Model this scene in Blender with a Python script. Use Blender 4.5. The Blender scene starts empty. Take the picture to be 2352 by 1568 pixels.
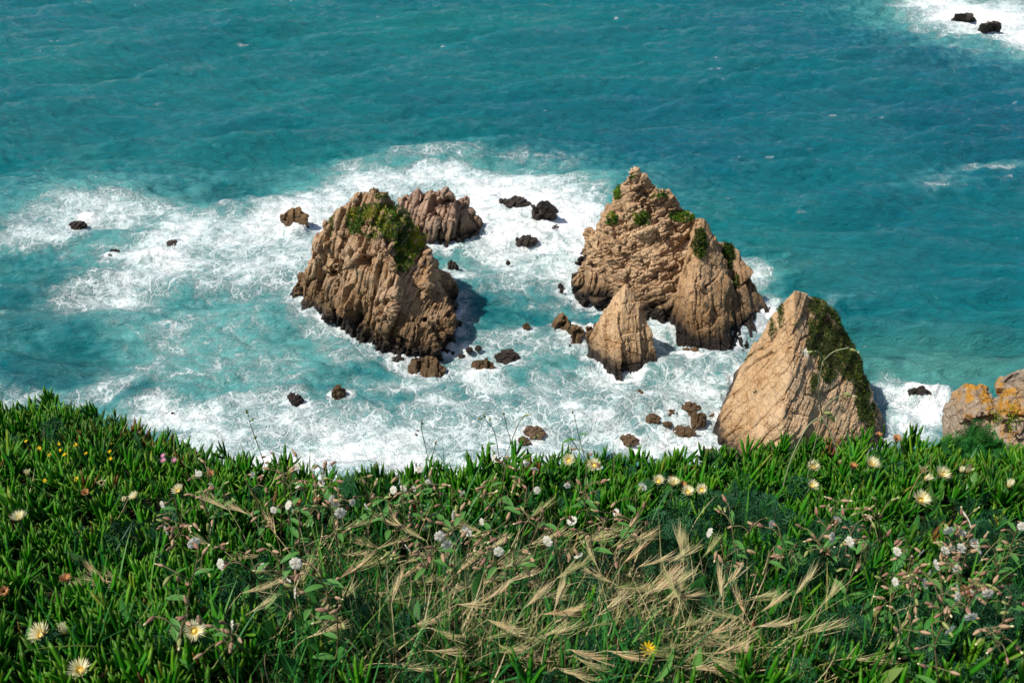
import bpy, bmesh, math, random
import numpy as np
from mathutils import Vector, Matrix, kdtree

random.seed(7)
RNG = np.random.default_rng(7)
SC = bpy.context.scene
COL = SC.collection

# ------------------------------------------------------------------ camera, sky, sun, exposure
H = 90.0                      # eye height above the sea
PITCH = math.radians(33.0)
FW, FH = 2352.0, 1568.0       # pixel frame used for measuring
F = FW * 35.0 / 36.0
cam_d = bpy.data.cameras.new('camera')
cam_d.lens = 35.0; cam_d.sensor_width = 36.0
cam_d.clip_start = 0.05; cam_d.clip_end = 30000.0
cam_d.dof.use_dof = True; cam_d.dof.focus_distance = 9.0; cam_d.dof.aperture_fstop = 11.0
cam = bpy.data.objects.new('camera', cam_d); COL.objects.link(cam)
cam.location = (0, 0, H); cam.rotation_euler = (math.pi/2 - PITCH, 0, 0)
SC.camera = cam

SUN_DIR = Vector((-0.55, -0.15, 0.82)).normalized()     # towards the sun: left, a little behind
wd = bpy.data.worlds.new("World"); SC.world = wd; wd.use_nodes = True
wn = wd.node_tree
for n in list(wn.nodes): wn.nodes.remove(n)
sky = wn.nodes.new('ShaderNodeTexSky'); sky.sky_type = 'NISHITA'; sky.sun_disc = False
sky.sun_elevation = math.asin(SUN_DIR.z)
sky.sun_rotation = math.atan2(SUN_DIR.x, SUN_DIR.y)
bg = wn.nodes.new('ShaderNodeBackground'); bg.inputs['Strength'].default_value = 0.10
wo = wn.nodes.new('ShaderNodeOutputWorld')
wn.links.new(sky.outputs[0], bg.inputs[0]); wn.links.new(bg.outputs[0], wo.inputs[0])

sun_d = bpy.data.lights.new('sun', 'SUN'); sun_d.energy = 4.4; sun_d.angle = math.radians(0.5)
sun_d.color = (1.0, 0.95, 0.87)
sun = bpy.data.objects.new('sun', sun_d); COL.objects.link(sun)
sun.rotation_euler = SUN_DIR.to_track_quat('Z', 'Y').to_euler()
sun.location = (-60, 0, 160)

vs = SC.view_settings
vs.view_transform = 'Standard'; vs.look = 'None'; vs.exposure = 0.24; vs.gamma = 1.0
vs.use_curve_mapping = False
SC.cycles.max_bounces = 6; SC.cycles.diffuse_bounces = 3; SC.cycles.glossy_bounces = 2
SC.cycles.transmission_bounces = 3; SC.cycles.transparent_max_bounces = 4
SC.cycles.caustics_reflective = False; SC.cycles.caustics_refractive = False

# ------------------------------------------------------------------ measuring helpers
FV = np.array([0, math.cos(PITCH), -math.sin(PITCH)])
UV = np.array([0, math.sin(PITCH), math.cos(PITCH)])
RV = np.array([1.0, 0, 0])
EYE = np.array([0, 0, H])
def ray(u, v): return FV + RV*((u - FW/2)/F) - UV*((v - FH/2)/F)
def P(u, v, Y):                                   # world point at forward distance Y
    d = ray(u, v); return EYE + d*(Y/d[1])
def W(u, v, z=0.0):                               # world point on the sea
    d = ray(u, v); return EYE + d*((z - H)/d[2])
def pix(p):                                       # (N,3) -> u, v, depth
    q = np.asarray(p) - EYE
    dep = q @ FV
    return FW/2 + F*(q @ RV)/dep, FH/2 - F*(q @ UV)/dep, dep

# ------------------------------------------------------------------ noise (numpy)
def _h(ix, iy, iz, seed):
    M = np.uint32
    h = (ix.astype(np.int64).astype(M)*M(374761393)) ^ (iy.astype(np.int64).astype(M)*M(668265263)) ^ (iz.astype(np.int64).astype(M)*M(2246822519)) ^ M((seed*3266489917) & 0xffffffff)
    h = (h ^ (h >> M(15)))*M(2654435761)
    h = (h ^ (h >> M(13)))*M(1274126177)
    return h ^ (h >> M(16))
def _r(h, k):
    M = np.uint32
    h = (h ^ M((k*2654435769) & 0xffffffff))*M(1597334677)
    h = (h ^ (h >> M(15)))*M(2246822519)
    return ((h ^ (h >> M(13))) >> M(8)).astype(np.float64)/float(1 << 24)
def perlin(p, seed=0):
    p = np.asarray(p, dtype=np.float64)
    i = np.floor(p); f = p - i
    w = f*f*f*(f*(f*6 - 15) + 10)
    out = np.zeros(len(p))
    for a in (0, 1):
        for b in (0, 1):
            for c in (0, 1):
                h = _h(i[:, 0]+a, i[:, 1]+b, i[:, 2]+c, seed)
                g = (_r(h, 1)*2-1)*(f[:, 0]-a) + (_r(h, 2)*2-1)*(f[:, 1]-b) + (_r(h, 3)*2-1)*(f[:, 2]-c)
                ww = (w[:, 0] if a else 1-w[:, 0])*(w[:, 1] if b else 1-w[:, 1])*(w[:, 2] if c else 1-w[:, 2])
                out += ww*g
    return out
def fbm(p, octv=4, seed=0, gain=0.5, ridged=False):
    s = np.zeros(len(p)); a = 1.0; q = np.array(p, dtype=np.float64)
    for k in range(octv):
        n = perlin(q, seed + 17*k)
        s += a*((1 - 2*np.abs(n)*1.4) if ridged else n)
        a *= gain; q = q*2.03 + 3.7
    return s
def worley(q, seed=0):
    i = np.floor(q); f = q - i
    N = len(q)
    F1 = np.full(N, 9.0); F2 = np.full(N, 9.0)
    hid = np.zeros(N, np.uint32); dl = np.zeros((N, 3))
    for a in (-1, 0, 1):
        for b in (-1, 0, 1):
            for c in (-1, 0, 1):
                h = _h(i[:, 0]+a, i[:, 1]+b, i[:, 2]+c, seed)
                d = np.stack([f[:, 0]-a-_r(h, 1), f[:, 1]-b-_r(h, 2), f[:, 2]-c-_r(h, 3)], 1)
                r = np.sqrt((d*d).sum(1))
                m = r < F1
                F2 = np.where(m, F1, np.minimum(F2, r))
                F1 = np.where(m, r, F1)
                hid = np.where(m, h, hid); dl[m] = d[m]
    return F1, F2, hid, dl
def chisel(p, cell, seed, A, B, mat, groove=0.0, gw=0.06):
    q = (p @ mat)/cell
    F1, F2, h, dl = worley(q, seed)
    d = A*(_r(h, 5) - 0.5)
    rv = np.stack([_r(h, 6)-.5, _r(h, 7)-.5, _r(h, 8)-.5], 1)*2
    d = d + B*(dl*rv).sum(1)
    if groove: d = d - groove*np.exp(-(F2-F1)/gw)
    return d
def blocks(p, J, sp, seed, A, tilt, groove, gw, wob=0.22):
    sp = np.asarray(sp, float)
    c = (p @ J)/sp
    c = c + np.stack([wob*fbm(p/(sp[k]*2.2) + 3.3*k, 3, seed+k) for k in range(3)], 1)
    z0 = np.zeros(len(p))
    i0 = np.floor(c[:, 0]); c[:, 1] += 7*_r(_h(i0, z0, z0, seed+5), 1)
    i1 = np.floor(c[:, 1]); c[:, 2] += 7*_r(_h(i0, i1, z0, seed+6), 1)
    i2 = np.floor(c[:, 2]); f = c - np.stack([i0, i1, i2], 1)
    h = _h(i0, i1, i2, seed+8)
    d = A*(_r(h, 5) - 0.5)
    d = d + tilt*((f[:, 0]-.5)*(_r(h, 6)-.15) + (f[:, 1]-.5)*(_r(h, 7)-.5) + (f[:, 2]-.5)*(_r(h, 8)-.5))*2
    e = np.minimum(f, 1-f)*sp
    e0 = np.minimum(e[:, 0], np.minimum(e[:, 1]*1.3, e[:, 2]*1.6))
    g = np.clip(0.75 + 1.6*fbm(p/(sp.max()*1.5), 2, seed+9), 0, 1.5)
    return d - groove*g*np.exp(-(e0/gw)**1.2)
def axes(a, b):
    a = np.array(a, float); a /= np.linalg.norm(a)
    b = np.array(b, float); b -= a*(a @ b)*0.7; b /= np.linalg.norm(b)
    c = np.cross(a, b); c /= np.linalg.norm(c)
    return np.stack([a, b, c], 1)
def stretch(a, k):
    a = np.array(a, float); a /= np.linalg.norm(a)
    return np.eye(3) - (1 - 1.0/k)*np.outer(a, a)
def sstep(a, b, x):
    t = np.clip((x-a)/(b-a), 0, 1); return t*t*(3-2*t)

# ------------------------------------------------------------------ mesh helpers
def mesh_from(name, V, quads=None, tris=None, attrs=None, smooth=True):
    me = bpy.data.meshes.new(name)
    V = np.ascontiguousarray(V, dtype=np.float32)
    idx = []; tot = []
    if quads is not None and len(quads): idx.append(np.asarray(quads).reshape(-1)); tot.append(np.full(len(quads), 4))
    if tris is not None and len(tris): idx.append(np.asarray(tris).reshape(-1)); tot.append(np.full(len(tris), 3))
    idx = np.concatenate(idx).astype(np.int32); tot = np.concatenate(tot).astype(np.int32)
    st = np.concatenate([[0], np.cumsum(tot)[:-1]]).astype(np.int32)
    me.vertices.add(len(V)); me.vertices.foreach_set('co', V.reshape(-1))
    me.loops.add(len(idx)); me.loops.foreach_set('vertex_index', idx)
    me.polygons.add(len(tot)); me.polygons.foreach_set('loop_start', st); me.polygons.foreach_set('loop_total', tot)
    me.polygons.foreach_set('use_smooth', np.full(len(tot), smooth, dtype=bool))
    for k, a in (attrs or {}).items():
        at = me.attributes.new(k, 'FLOAT', 'POINT'); at.data.foreach_set('value', np.ascontiguousarray(a, dtype=np.float32))
    me.update(); me.validate()
    return me
def obj(name, me, mat=None, parent=None, loc=None):
    o = bpy.data.objects.new(name, me); COL.objects.link(o)
    if mat is not None and me is not None and not me.materials: me.materials.append(mat)
    if parent is not None: o.parent = parent
    if loc is not None: o.location = loc
    return o
def empty(name, loc=(0, 0, 0)):
    o = bpy.data.objects.new(name, None); COL.objects.link(o); o.location = loc; o.empty_display_size = 0.05
    return o
def tag(o, label, cat, group=None, kind=None):
    if label: o['label'] = label
    if cat: o['category'] = cat
    if group: o['group'] = group
    if kind: o['kind'] = kind
    return o
def vnorm(me):
    n = np.empty(len(me.vertices)*3, np.float32); me.vertex_normals.foreach_get('vector', n); return n.reshape(-1, 3).astype(float)
def vco(me):
    n = np.empty(len(me.vertices)*3, np.float32); me.vertices.foreach_get('co', n); return n.reshape(-1, 3).astype(float)
def setco(me, V):
    me.vertices.foreach_set('co', np.ascontiguousarray(V, dtype=np.float32).reshape(-1)); me.update()
def instance(tpl, M, T, per):
    """tpl=(V,quads,tris,t); M (N,3,3) columns are axes; T (N,3); per = dict of per-instance floats"""
    tv, tq, tt, ta = tpl
    N, k = len(T), len(tv)
    V = np.einsum('nij,kj->nki', M, tv) + T[:, None, :]
    off = (np.arange(N)*k)[:, None, None]
    Q = (tq[None] + off).reshape(-1, 4) if len(tq) else np.zeros((0, 4), int)
    R = (tt[None] + off).reshape(-1, 3) if len(tt) else np.zeros((0, 3), int)
    at = {'t': np.tile(ta, N)}
    for n, a in per.items(): at[n] = np.repeat(a, k)
    return V.reshape(-1, 3), Q, R, at
def merge(parts):
    V = []; Q = []; R = []; A = {}; o = 0
    for v, q, r, a in parts:
        V.append(v); Q.append(q+o); R.append(r+o); o += len(v)
        for k in a: A.setdefault(k, []).append(a[k])
    return np.concatenate(V), np.concatenate(Q), np.concatenate(R), {k: np.concatenate(x) for k, x in A.items()}
def frames(dirs, roll=None, up=(0, 0, 1)):
    """columns: side, back, along"""
    d = dirs/np.linalg.norm(dirs, axis=1, keepdims=True)
    u = np.tile(np.array(up, float), (len(d), 1))
    par = np.abs((d*u).sum(1)) > 0.98
    u[par] = (1, 0, 0)
    s = np.cross(d, u); s /= np.linalg.norm(s, axis=1, keepdims=True)
    b = np.cross(d, s)
    if roll is not None:
        c, n = np.cos(roll)[:, None], np.sin(roll)[:, None]
        s, b = s*c + b*n, b*c - s*n
    return np.stack([s, b, d], 2)
def tube(pts, rad, seg=5):
    pts = np.asarray(pts, float); n = len(pts)
    rad = np.full(n, rad) if np.isscalar(rad) else np.asarray(rad)
    tg = np.gradient(pts, axis=0)
    Fm = frames(tg)
    a = np.arange(seg)*2*math.pi/seg
    ring = np.stack([np.cos(a), np.sin(a)], 1)
    V = pts[:, None, :] + rad[:, None, None]*(ring[None, :, 0:1]*Fm[:, None, :, 0] + ring[None, :, 1:2]*Fm[:, None, :, 1])
    V = V.reshape(-1, 3)
    Q = []
    for i in range(n-1):
        for j in range(seg):
            k = (j+1) % seg
            Q.append((i*seg+j, i*seg+k, (i+1)*seg+k, (i+1)*seg+j))
    V = np.concatenate([V, pts[:1], pts[-1:]])
    R = [(n*seg, (j+1) % seg, j) for j in range(seg)] + [(n*seg+1, (n-1)*seg+j, (n-1)*seg+(j+1) % seg) for j in range(seg)]
    t = np.concatenate([np.repeat(np.linspace(0, 1, n), seg), [0, 1]])
    return V, np.array(Q), np.array(R), {'t': t, 'rnd': np.zeros(len(V))}
def curve(pts, n=10):
    """Catmull-Rom through points"""
    p = np.asarray(pts, float)
    if len(p) == 2: return p[0] + (p[1]-p[0])*np.linspace(0, 1, n)[:, None]
    q = np.concatenate([[2*p[0]-p[1]], p, [2*p[-1]-p[-2]]])
    out = []
    for i in range(1, len(q)-2):
        for s in np.linspace(0, 1, max(3, n//(len(p)-1)), endpoint=False):
            a, b, c, d = q[i-1], q[i], q[i+1], q[i+2]
            out.append(0.5*((2*b) + (c-a)*s + (2*a-5*b+4*c-d)*s*s + (3*b-a-3*c+d)*s**3))
    out.append(p[-1]); return np.array(out)

# ------------------------------------------------------------------ material helpers
class NT:
    def __init__(s, name):
        s.m = bpy.data.materials.new(name); s.m.use_nodes = True; s.t = s.m.node_tree
        for n in list(s.t.nodes): s.t.nodes.remove(n)
        s.out = s.t.nodes.new('ShaderNodeOutputMaterial')
    def n(s, typ, **kw):
        nd = s.t.nodes.new(typ)
        for k, v in kw.items(): setattr(nd, k, v)
        return nd
    def put(s, sock, v):
        if isinstance(v, bpy.types.NodeSocket): s.t.links.new(v, sock)
        elif isinstance(v, (tuple, list)) and len(v) == 3 and sock.type == 'RGBA': sock.default_value = (*v, 1)
        else: sock.default_value = v
    def math(s, op, a, b=None, c=None, clamp=False):
        nd = s.n('ShaderNodeMath', operation=op, use_clamp=clamp)
        s.put(nd.inputs[0], a)
        if b is not None: s.put(nd.inputs[1], b)
        if c is not None: s.put(nd.inputs[2], c)
        return nd.outputs[0]
    def vmath(s, op, a, b=None, scale=None):
        nd = s.n('ShaderNodeVectorMath', operation=op)
        s.put(nd.inputs[0], a)
        if b is not None: s.put(nd.inputs[1], b)
        if scale is not None: s.put(nd.inputs['Scale'], scale)
        return nd.outputs[0]
    def mix(s, f, a, b, blend='MIX'):
        nd = s.n('ShaderNodeMix', data_type='RGBA', blend_type=blend)
        s.put(nd.inputs[0], f); s.put(nd.inputs[6], a); s.put(nd.inputs[7], b)
        return nd.outputs[2]
    def step(s, x, lo, hi, a=0.0, b=1.0):
        nd = s.n('ShaderNodeMapRange', interpolation_type='SMOOTHSTEP')
        s.put(nd.inputs['Value'], x); s.put(nd.inputs['From Min'], lo); s.put(nd.inputs['From Max'], hi)
        s.put(nd.inputs['To Min'], a); s.put(nd.inputs['To Max'], b)
        return nd.outputs[0]
    def noise(s, vec, scale, detail=4, rough=0.55, dist=0.0):
        nd = s.n('ShaderNodeTexNoise'); s.put(nd.inputs['Vector'], vec)
        nd.inputs['Scale'].default_value = scale; nd.inputs['Detail'].default_value = detail
        nd.inputs['Roughness'].default_value = rough; nd.inputs['Distortion'].default_value = dist
        return nd
    def voro(s, vec, scale, feature='F1'):
        nd = s.n('ShaderNodeTexVoronoi', feature=feature); s.put(nd.inputs['Vector'], vec)
        nd.inputs['Scale'].default_value = scale
        return nd
    def attr(s, name):
        return s.n('ShaderNodeAttribute', attribute_name=name).outputs['Fac']
    def pos(s): return s.n('ShaderNodeNewGeometry').outputs['Position']
    def sep(s, v):
        nd = s.n('ShaderNodeSeparateXYZ'); s.put(nd.inputs[0], v); return nd.outputs
    def ramp(s, f, stops):
        nd = s.n('ShaderNodeValToRGB'); s.put(nd.inputs[0], f)
        e = nd.color_ramp.elements
        while len(e) < len(stops): e.new(0.5)
        for k, (p, c) in enumerate(stops): e[k].position = p; e[k].color = (*c, 1)
        return nd.outputs[0]
    def bump(s, h, dist, strength=1.0, normal=None):
        nd = s.n('ShaderNodeBump'); s.put(nd.inputs['Height'], h)
        nd.inputs['Distance'].default_value = dist; s.put(nd.inputs['Strength'], strength)
        if normal is not None: s.put(nd.inputs['Normal'], normal)
        return nd.outputs[0]
    def bsdf(s, col, rough=0.6, spec=0.5, normal=None, ior=None):
        nd = s.n('ShaderNodeBsdfPrincipled')
        s.put(nd.inputs['Base Color'], col); s.put(nd.inputs['Roughness'], rough)
        s.put(nd.inputs['Specular IOR Level'], spec)
        if ior: nd.inputs['IOR'].default_value = ior
        if normal is not None: s.put(nd.inputs['Normal'], normal)
        return nd.outputs[0]
    def done(s, sh): s.t.links.new(sh, s.out.inputs['Surface']); return s.m

def rock_mat(name, pale, mid, grey, orange=0.25, wet=1.0, crack=(1, 1, 3), dark=False, lichen=0.0, wetz=3.8):
    t = NT(name); p = t.pos()
    n1 = t.noise(p, 0.16, 5, 0.6); n2 = t.noise(p, 0.8, 6, 0.65); n3 = t.noise(p, 4.5, 6, 0.7)
    sp = t.n('ShaderNodeMapping'); t.put(sp.inputs['Vector'], p); sp.inputs['Scale'].default_value = crack
    n4 = t.noise(sp.outputs[0], 0.5, 5, 0.6, 0.6)
    col = t.mix(t.step(n1.outputs[0], 0.38, 0.62), pale, mid)
    col = t.mix(t.math('MULTIPLY', t.step(n2.outputs[0], 0.5, 0.72), 0.7), col, grey)
    if orange: col = t.mix(t.math('MULTIPLY', t.step(n4.outputs[0], 0.52, 0.7), orange*2), col, (0.36, 0.17, 0.05))
    if lichen:
        z = t.n('ShaderNodeNewGeometry'); nz = t.sep(z.outputs['Normal'])[2]
        zz = t.sep(p)[2]
        nl = t.noise(p, 0.9, 6, 0.7)
        lm = t.math('MULTIPLY', t.step(nl.outputs[0], 0.44, 0.54), t.math('MULTIPLY', t.step(zz, 55.2, 56.6), t.step(t.sep(p)[0], 27.6, 26.7)))
        col = t.mix(t.math('MULTIPLY', lm, lichen), col, (0.58, 0.27, 0.010))
    # dark lichen streaks and speckle, independent of light
    col = t.mix(t.step(n3.outputs[0], 0.56, 0.76, 0, 0.32), col, tuple(c*0.42 for c in mid))
    col = t.mix(t.step(n3.outputs[0], 0.44, 0.26, 0, 0.35), col, tuple(min(1, c*1.35) for c in pale))
    z = t.sep(p)[2]
    zn = t.math('SUBTRACT', z, t.math('MULTIPLY', n2.outputs[0], 4.2))
    if wet:
        brown = t.step(zn, wetz, -0.6)
        col = t.mix(t.math('MULTIPLY', brown, 0.75*wet), col, (0.115, 0.066, 0.026))
        blk = t.step(zn, 1.3, -0.9)
        col = t.mix(t.math('MULTIPLY', blk, 0.95 if wet > 0.5 else 0.5), col, (0.022, 0.018, 0.016))
        rough = t.math('SUBTRACT', 0.9, t.math('MULTIPLY', blk, 0.5))
    else: rough = 0.9
    v1 = t.voro(t.vmath('ADD', sp.outputs[0], t.vmath('SCALE', n2.outputs['Color'], None, 0.8)), 0.75, 'DISTANCE_TO_EDGE')
    cr = t.step(v1.outputs['Distance'], 0.0, 0.05)
    v2 = t.voro(t.vmath('ADD', sp.outputs[0], t.vmath('SCALE', n3.outputs['Color'], None, 0.25)), 2.2, 'DISTANCE_TO_EDGE')
    cr2 = t.step(v2.outputs['Distance'], 0.0, 0.10)
    hgt = t.math('ADD', t.math('MULTIPLY', n2.outputs[0], 0.15), t.math('ADD', t.math('MULTIPLY', n3.outputs[0], 0.6), t.math('ADD', t.math('MULTIPLY', cr, 0.22), t.math('MULTIPLY', cr2, 0.06))))
    return t.done(t.bsdf(col, rough, 0.25, t.bump(hgt, 0.5, 1.0)))

PALE = (0.66, 0.46, 0.285); MID = (0.54, 0.345, 0.19); GREY = (0.36, 0.275, 0.215)
M_rock1 = rock_mat('weathered_rock', (0.58, 0.405, 0.255), (0.44, 0.275, 0.145), (0.30, 0.22, 0.165), 0.28, 1.0, (1.3, 1.3, 0.5), wetz=8.0)
M_rock2 = rock_mat('crumbling_rock', (0.66, 0.46, 0.275), (0.52, 0.335, 0.185), (0.30, 0.215, 0.165), 0.2, 1.0, (0.7, 0.7, 1.6))
M_rock3 = rock_mat('planed_rock', (0.68, 0.47, 0.275), (0.58, 0.365, 0.185), (0.44, 0.315, 0.21), 0.3, 0.6, (1.2, 0.6, 0.9))
M_rock3b = rock_mat('pillar_rock', (0.58, 0.38, 0.21), (0.47, 0.29, 0.145), (0.34, 0.225, 0.145), 0.35, 1.0, (1.2, 0.6, 0.9), wetz=7.0)
M_rock4b = rock_mat('buttress_rock', (0.50, 0.33, 0.19), (0.36, 0.21, 0.105), (0.24, 0.17, 0.12), 0.3, 1.0, (1.2, 1.2, 0.5), wetz=7.0)
M_rock4 = rock_mat('pinkish_rock', (0.50, 0.34, 0.24), (0.38, 0.245, 0.165), (0.25, 0.18, 0.155), 0.1, 1.0, (1.2, 1.2, 0.5))
M_brown = rock_mat('brown_boulder', (0.34, 0.215, 0.105), (0.25, 0.145, 0.065), (0.17, 0.125, 0.085), 0.2, 0.3)
M_tan = rock_mat('tan_boulder', (0.42, 0.28, 0.17), (0.33, 0.2, 0.11), (0.25, 0.18, 0.13), 0.1, 0.25)
M_dark = rock_mat('wet_dark_rock', (0.10, 0.08, 0.068), (0.06, 0.05, 0.045), (0.035, 0.03, 0.03), 0.0, 0.3)
M_out = rock_mat('lichen_rock', (0.52, 0.42, 0.315), (0.44, 0.34, 0.245), (0.22, 0.19, 0.155), 0.12, 0.0, (1, 1, 1), lichen=0.9)

def leaf_mat(name, stops, tip=None, tipw=0.0, rough=0.42, spec=0.4, trans=0.0, base=None):
    t = NT(name)
    c = t.ramp(t.attr('rnd'), stops)
    if tip: c = t.mix(t.math('MULTIPLY', t.step(t.attr('t'), 0.55, 1.0), tipw), c, tip)
    if base: c = t.mix(t.step(t.attr('t'), 0.35, 0.0), c, base)
    sh = t.bsdf(c, rough, spec)
    if trans:
        tr = t.n('ShaderNodeBsdfTranslucent'); t.put(tr.inputs[0], c)
        mx = t.n('ShaderNodeMixShader'); mx.inputs[0].default_value = trans
        t.t.links.new(sh, mx.inputs[1]); t.t.links.new(tr.outputs[0], mx.inputs[2]); sh = mx.outputs[0]
    return t.done(sh)

# ------------------------------------------------------------------ sea stacks and rocks
def hull_mesh(hulls, voxel):
    bm = bmesh.new()
    for pts in hulls:
        vs_ = [bm.verts.new(p) for p in pts]
        r = bmesh.ops.convex_hull(bm, input=vs_)
        junk = [g for g in set(r['geom_interior'] + r['geom_unused']) if isinstance(g, bmesh.types.BMVert)]
        bmesh.ops.delete(bm, geom=junk, context='VERTS')
    bmesh.ops.recalc_face_normals(bm, faces=bm.faces)
    me = bpy.data.meshes.new('hull'); bm.to_mesh(me); bm.free()
    o = bpy.data.objects.new('hull', me); COL.objects.link(o)
    md = o.modifiers.new('r', 'REMESH'); md.mode = 'VOXEL'; md.voxel_size = voxel
    dg = bpy.context.evaluated_depsgraph_get()
    out = bpy.data.meshes.new_from_object(o.evaluated_get(dg))
    bpy.data.objects.remove(o); bpy.data.meshes.remove(me)
    return out
WATERLINE = []
def shape_rock(me, seed, joints, warp=(7.0, 0.8), layers=(), grain=(1.5, 0.18), ridge=(3.5, 0.25), wob=0.22):
    V = vco(me); k, a = warp
    D = np.stack([fbm(V/k + 11.3*j, 3, seed+j) for j in range(3)], 1)
    V = V + a*D
    setco(me, V)
    for i, (sp, A, tilt, groove, gw) in enumerate(layers):
        n = vnorm(me)
        am = np.clip(0.75 + 1.5*fbm(V/(5.5 if i == 0 else 3.6) + 7.7*i, 2, seed+130+i), 0.12, 1.5)
        V = V + n*(am*blocks(V, joints, sp, seed+11*i, A, tilt, groove, gw, wob))[:, None]
        setco(me, V)
    n = vnorm(me)
    d = ridge[1]*(fbm((V @ joints)/ridge[0]*np.array([1.0, 0.6, 0.4]), 4, seed+70, ridged=True) - 0.8) + grain[1]*fbm(V/grain[0], 4, seed+90)
    V = V + n*d[:, None]
    setco(me, V)
    me.polygons.foreach_set('use_smooth', np.zeros(len(me.polygons), bool)); me.update()
    w = V[np.abs(V[:, 2] - 0.1) < 0.35]
    if len(w): WATERLINE.append(w[::max(1, len(w)//500)])
    return V
def w3(u, v, dz=-2.5):
    p = W(u, v); return np.array([p[0], p[1], dz])
LAY = [((4.2, 7, 9), 1.5, 2.0, 1.3, 0.22), ((1.3, 2.6, 5.0), 0.55, 0.8, 0.55, 0.12), ((0.5, 1.0, 1.8), 0.16, 0.26, 0.2, 0.08)]

def stack(name, hulls, voxel, mat, label, seed, joints, **kw):
    me = hull_mesh(hulls, voxel)
    shape_rock(me, seed, joints, **kw)
    o = obj(name, me, mat)
    return tag(o, label, 'sea stack' if 'stack' in name else 'rock')

# left stack with the green cap
A1 = [
  [P(853,432,148), P(868,441,149), P(828,458,148.5), P(805,476,150), P(762,500,151), P(738,520,151), P(905,470,149), P(958,528,148), P(985,572,147.5),
   P(880,600,140.5), P(800,560,145), P(900,690,137), P(822,690,141.5), w3(885,812), w3(830,790), w3(760,735), P(722,575,151), P(712,640,151),
   P(1004,622,146), P(1012,690,141.5), P(1022,745,138.5), w3(1030,808), w3(960,826), (-30,161,-2.5), (-14,161,-2.5), (-8,150,-2.5), P(830,470,158), P(930,530,156)],
  [P(738,560,148.6), P(765,640,146.0), P(800,688,143.4), P(850,722,140.2), P(905,712,136.4), P(925,690,136.6), P(912,620,138.4), P(868,520,143.2), P(790,520,147.4), P(800,560,150), P(880,600,146), P(860,660,146)],
  [P(722,590,150.5), P(706,635,150), P(684,662,151), w3(660,690), w3(690,722), w3(750,748), P(765,640,147), (-34,160,-2.5), (-40,156,-2.5)],
  [P(1012,700,142), P(1032,748,139.5), w3(1072,803), w3(1060,812), w3(1010,835), w3(985,832), P(985,745,136.5), (-9,146,-2.5)],
  [P(905,745,135.5), P(985,735,136), P(995,790,134), w3(1000,834), w3(940,822), w3(900,816)],
]
stack_left = stack('sea_stack', A1, 0.15, M_rock1, 'broad tan sea stack with a thick green cap, leftmost of the tall stacks', 15, axes((1, -0.35, -0.22), (0.3, 1, 0.25)), layers=LAY, warp=(8, 0.5), grain=(1.2, 0.10), ridge=(3.0, 0.12))

# rock behind it
A2 = [
  [P(925,458,178), P(945,438,178), P(985,433,177), P(1020,440,175), P(1042,458,174), P(1010,520,171.5), w3(1000,578), w3(1050,574), w3(960,570), w3(905,545), P(915,480,178), (-20,187,-2), (-10,187,-2), P(950,520,173)],
  [P(1040,462,177), P(1062,450,178), P(1078,465,178), P(1092,500,177.5), w3(1098,530), w3(1100,545), w3(1065,572), P(1060,520,173), w3(1030,578), (-6,183,-2)],
]
rock_rear = stack('sea_rock', A2, 0.18, M_rock4, 'pinkish domed rock in the foam, right behind the green-capped stack', 23, axes((1, -0.3, -0.15), (0.3, 1, 0.1)),
                  layers=[((3.0, 5, 8), 1.5, 1.8, 1.4, 0.25), ((1.1, 2.2, 4), 0.5, 0.6, 0.5, 0.13)], warp=(6, 0.4), grain=(1.2, 0.1), ridge=(3, 0.12))

# big stack: hollowed wall, ridged pillar, buttress behind it, low spur at the left
A3 = [
  [P(1447,393,155), P(1462,391,155), P(1475,402,155), P(1500,424,155), P(1548,462,154.5), P(1568,492,154), P(1420,438,156), P(1406,470,156), P(1395,505,155.5), P(1382,560,155), P(1372,612,154.5),
   w3(1374,697), w3(1440,722), w3(1500,738), w3(1560,746), P(1612,516,153.5), P(1650,560,153), P(1440,510,154.2), P(1540,515,154.0),
   P(1470,440,163), (12,170,-2.5), (26,168,-2.5), (36,162,-2.5)],
  [P(1372,600,154.5), P(1395,520,155), P(1440,505,153), P(1425,600,150.5), P(1440,690,148), w3(1374,697), w3(1430,722), (10,160,-2), (16,160,-2)],
  [P(1440,505,153.5), P(1540,505,153), P(1566,492,153.5), P(1480,545,152.2), P(1560,545,152), P(1453,395,155.5), P(1500,424,155.5)],
]
PILLAR = [[P(1598,500,150), P(1616,500,150.3), P(1640,540,150), P(1584,540,148.5), P(1574,600,146.6), P(1560,672,145.2), P(1602,575,144.8), P(1597,650,140.6), P(1584,710,138.3), w3(1535,742), w3(1558,778), w3(1640,812), w3(1684,818), P(1668,600,148.8), P(1684,700,142.5), w3(1696,770), P(1604,510,157), (32,155,-2)]]
BUTTRESS = [[P(1650,552,153), P(1684,560,153.5), P(1702,615,152), P(1728,664,150), P(1756,705,147.5), w3(1780,745), w3(1762,784), w3(1722,800), w3(1700,800), P(1685,620,151), P(1706,700,146), (34,162,-2), (42,154,-2)]]
SPUR = [[P(1374,612,154.5), P(1336,628,154), P(1318,645,154), w3(1312,682), w3(1335,697), w3(1372,706), w3(1410,706), P(1408,655,152), P(1345,660,152), (11,160,-2), (20,162,-2)]]
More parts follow.
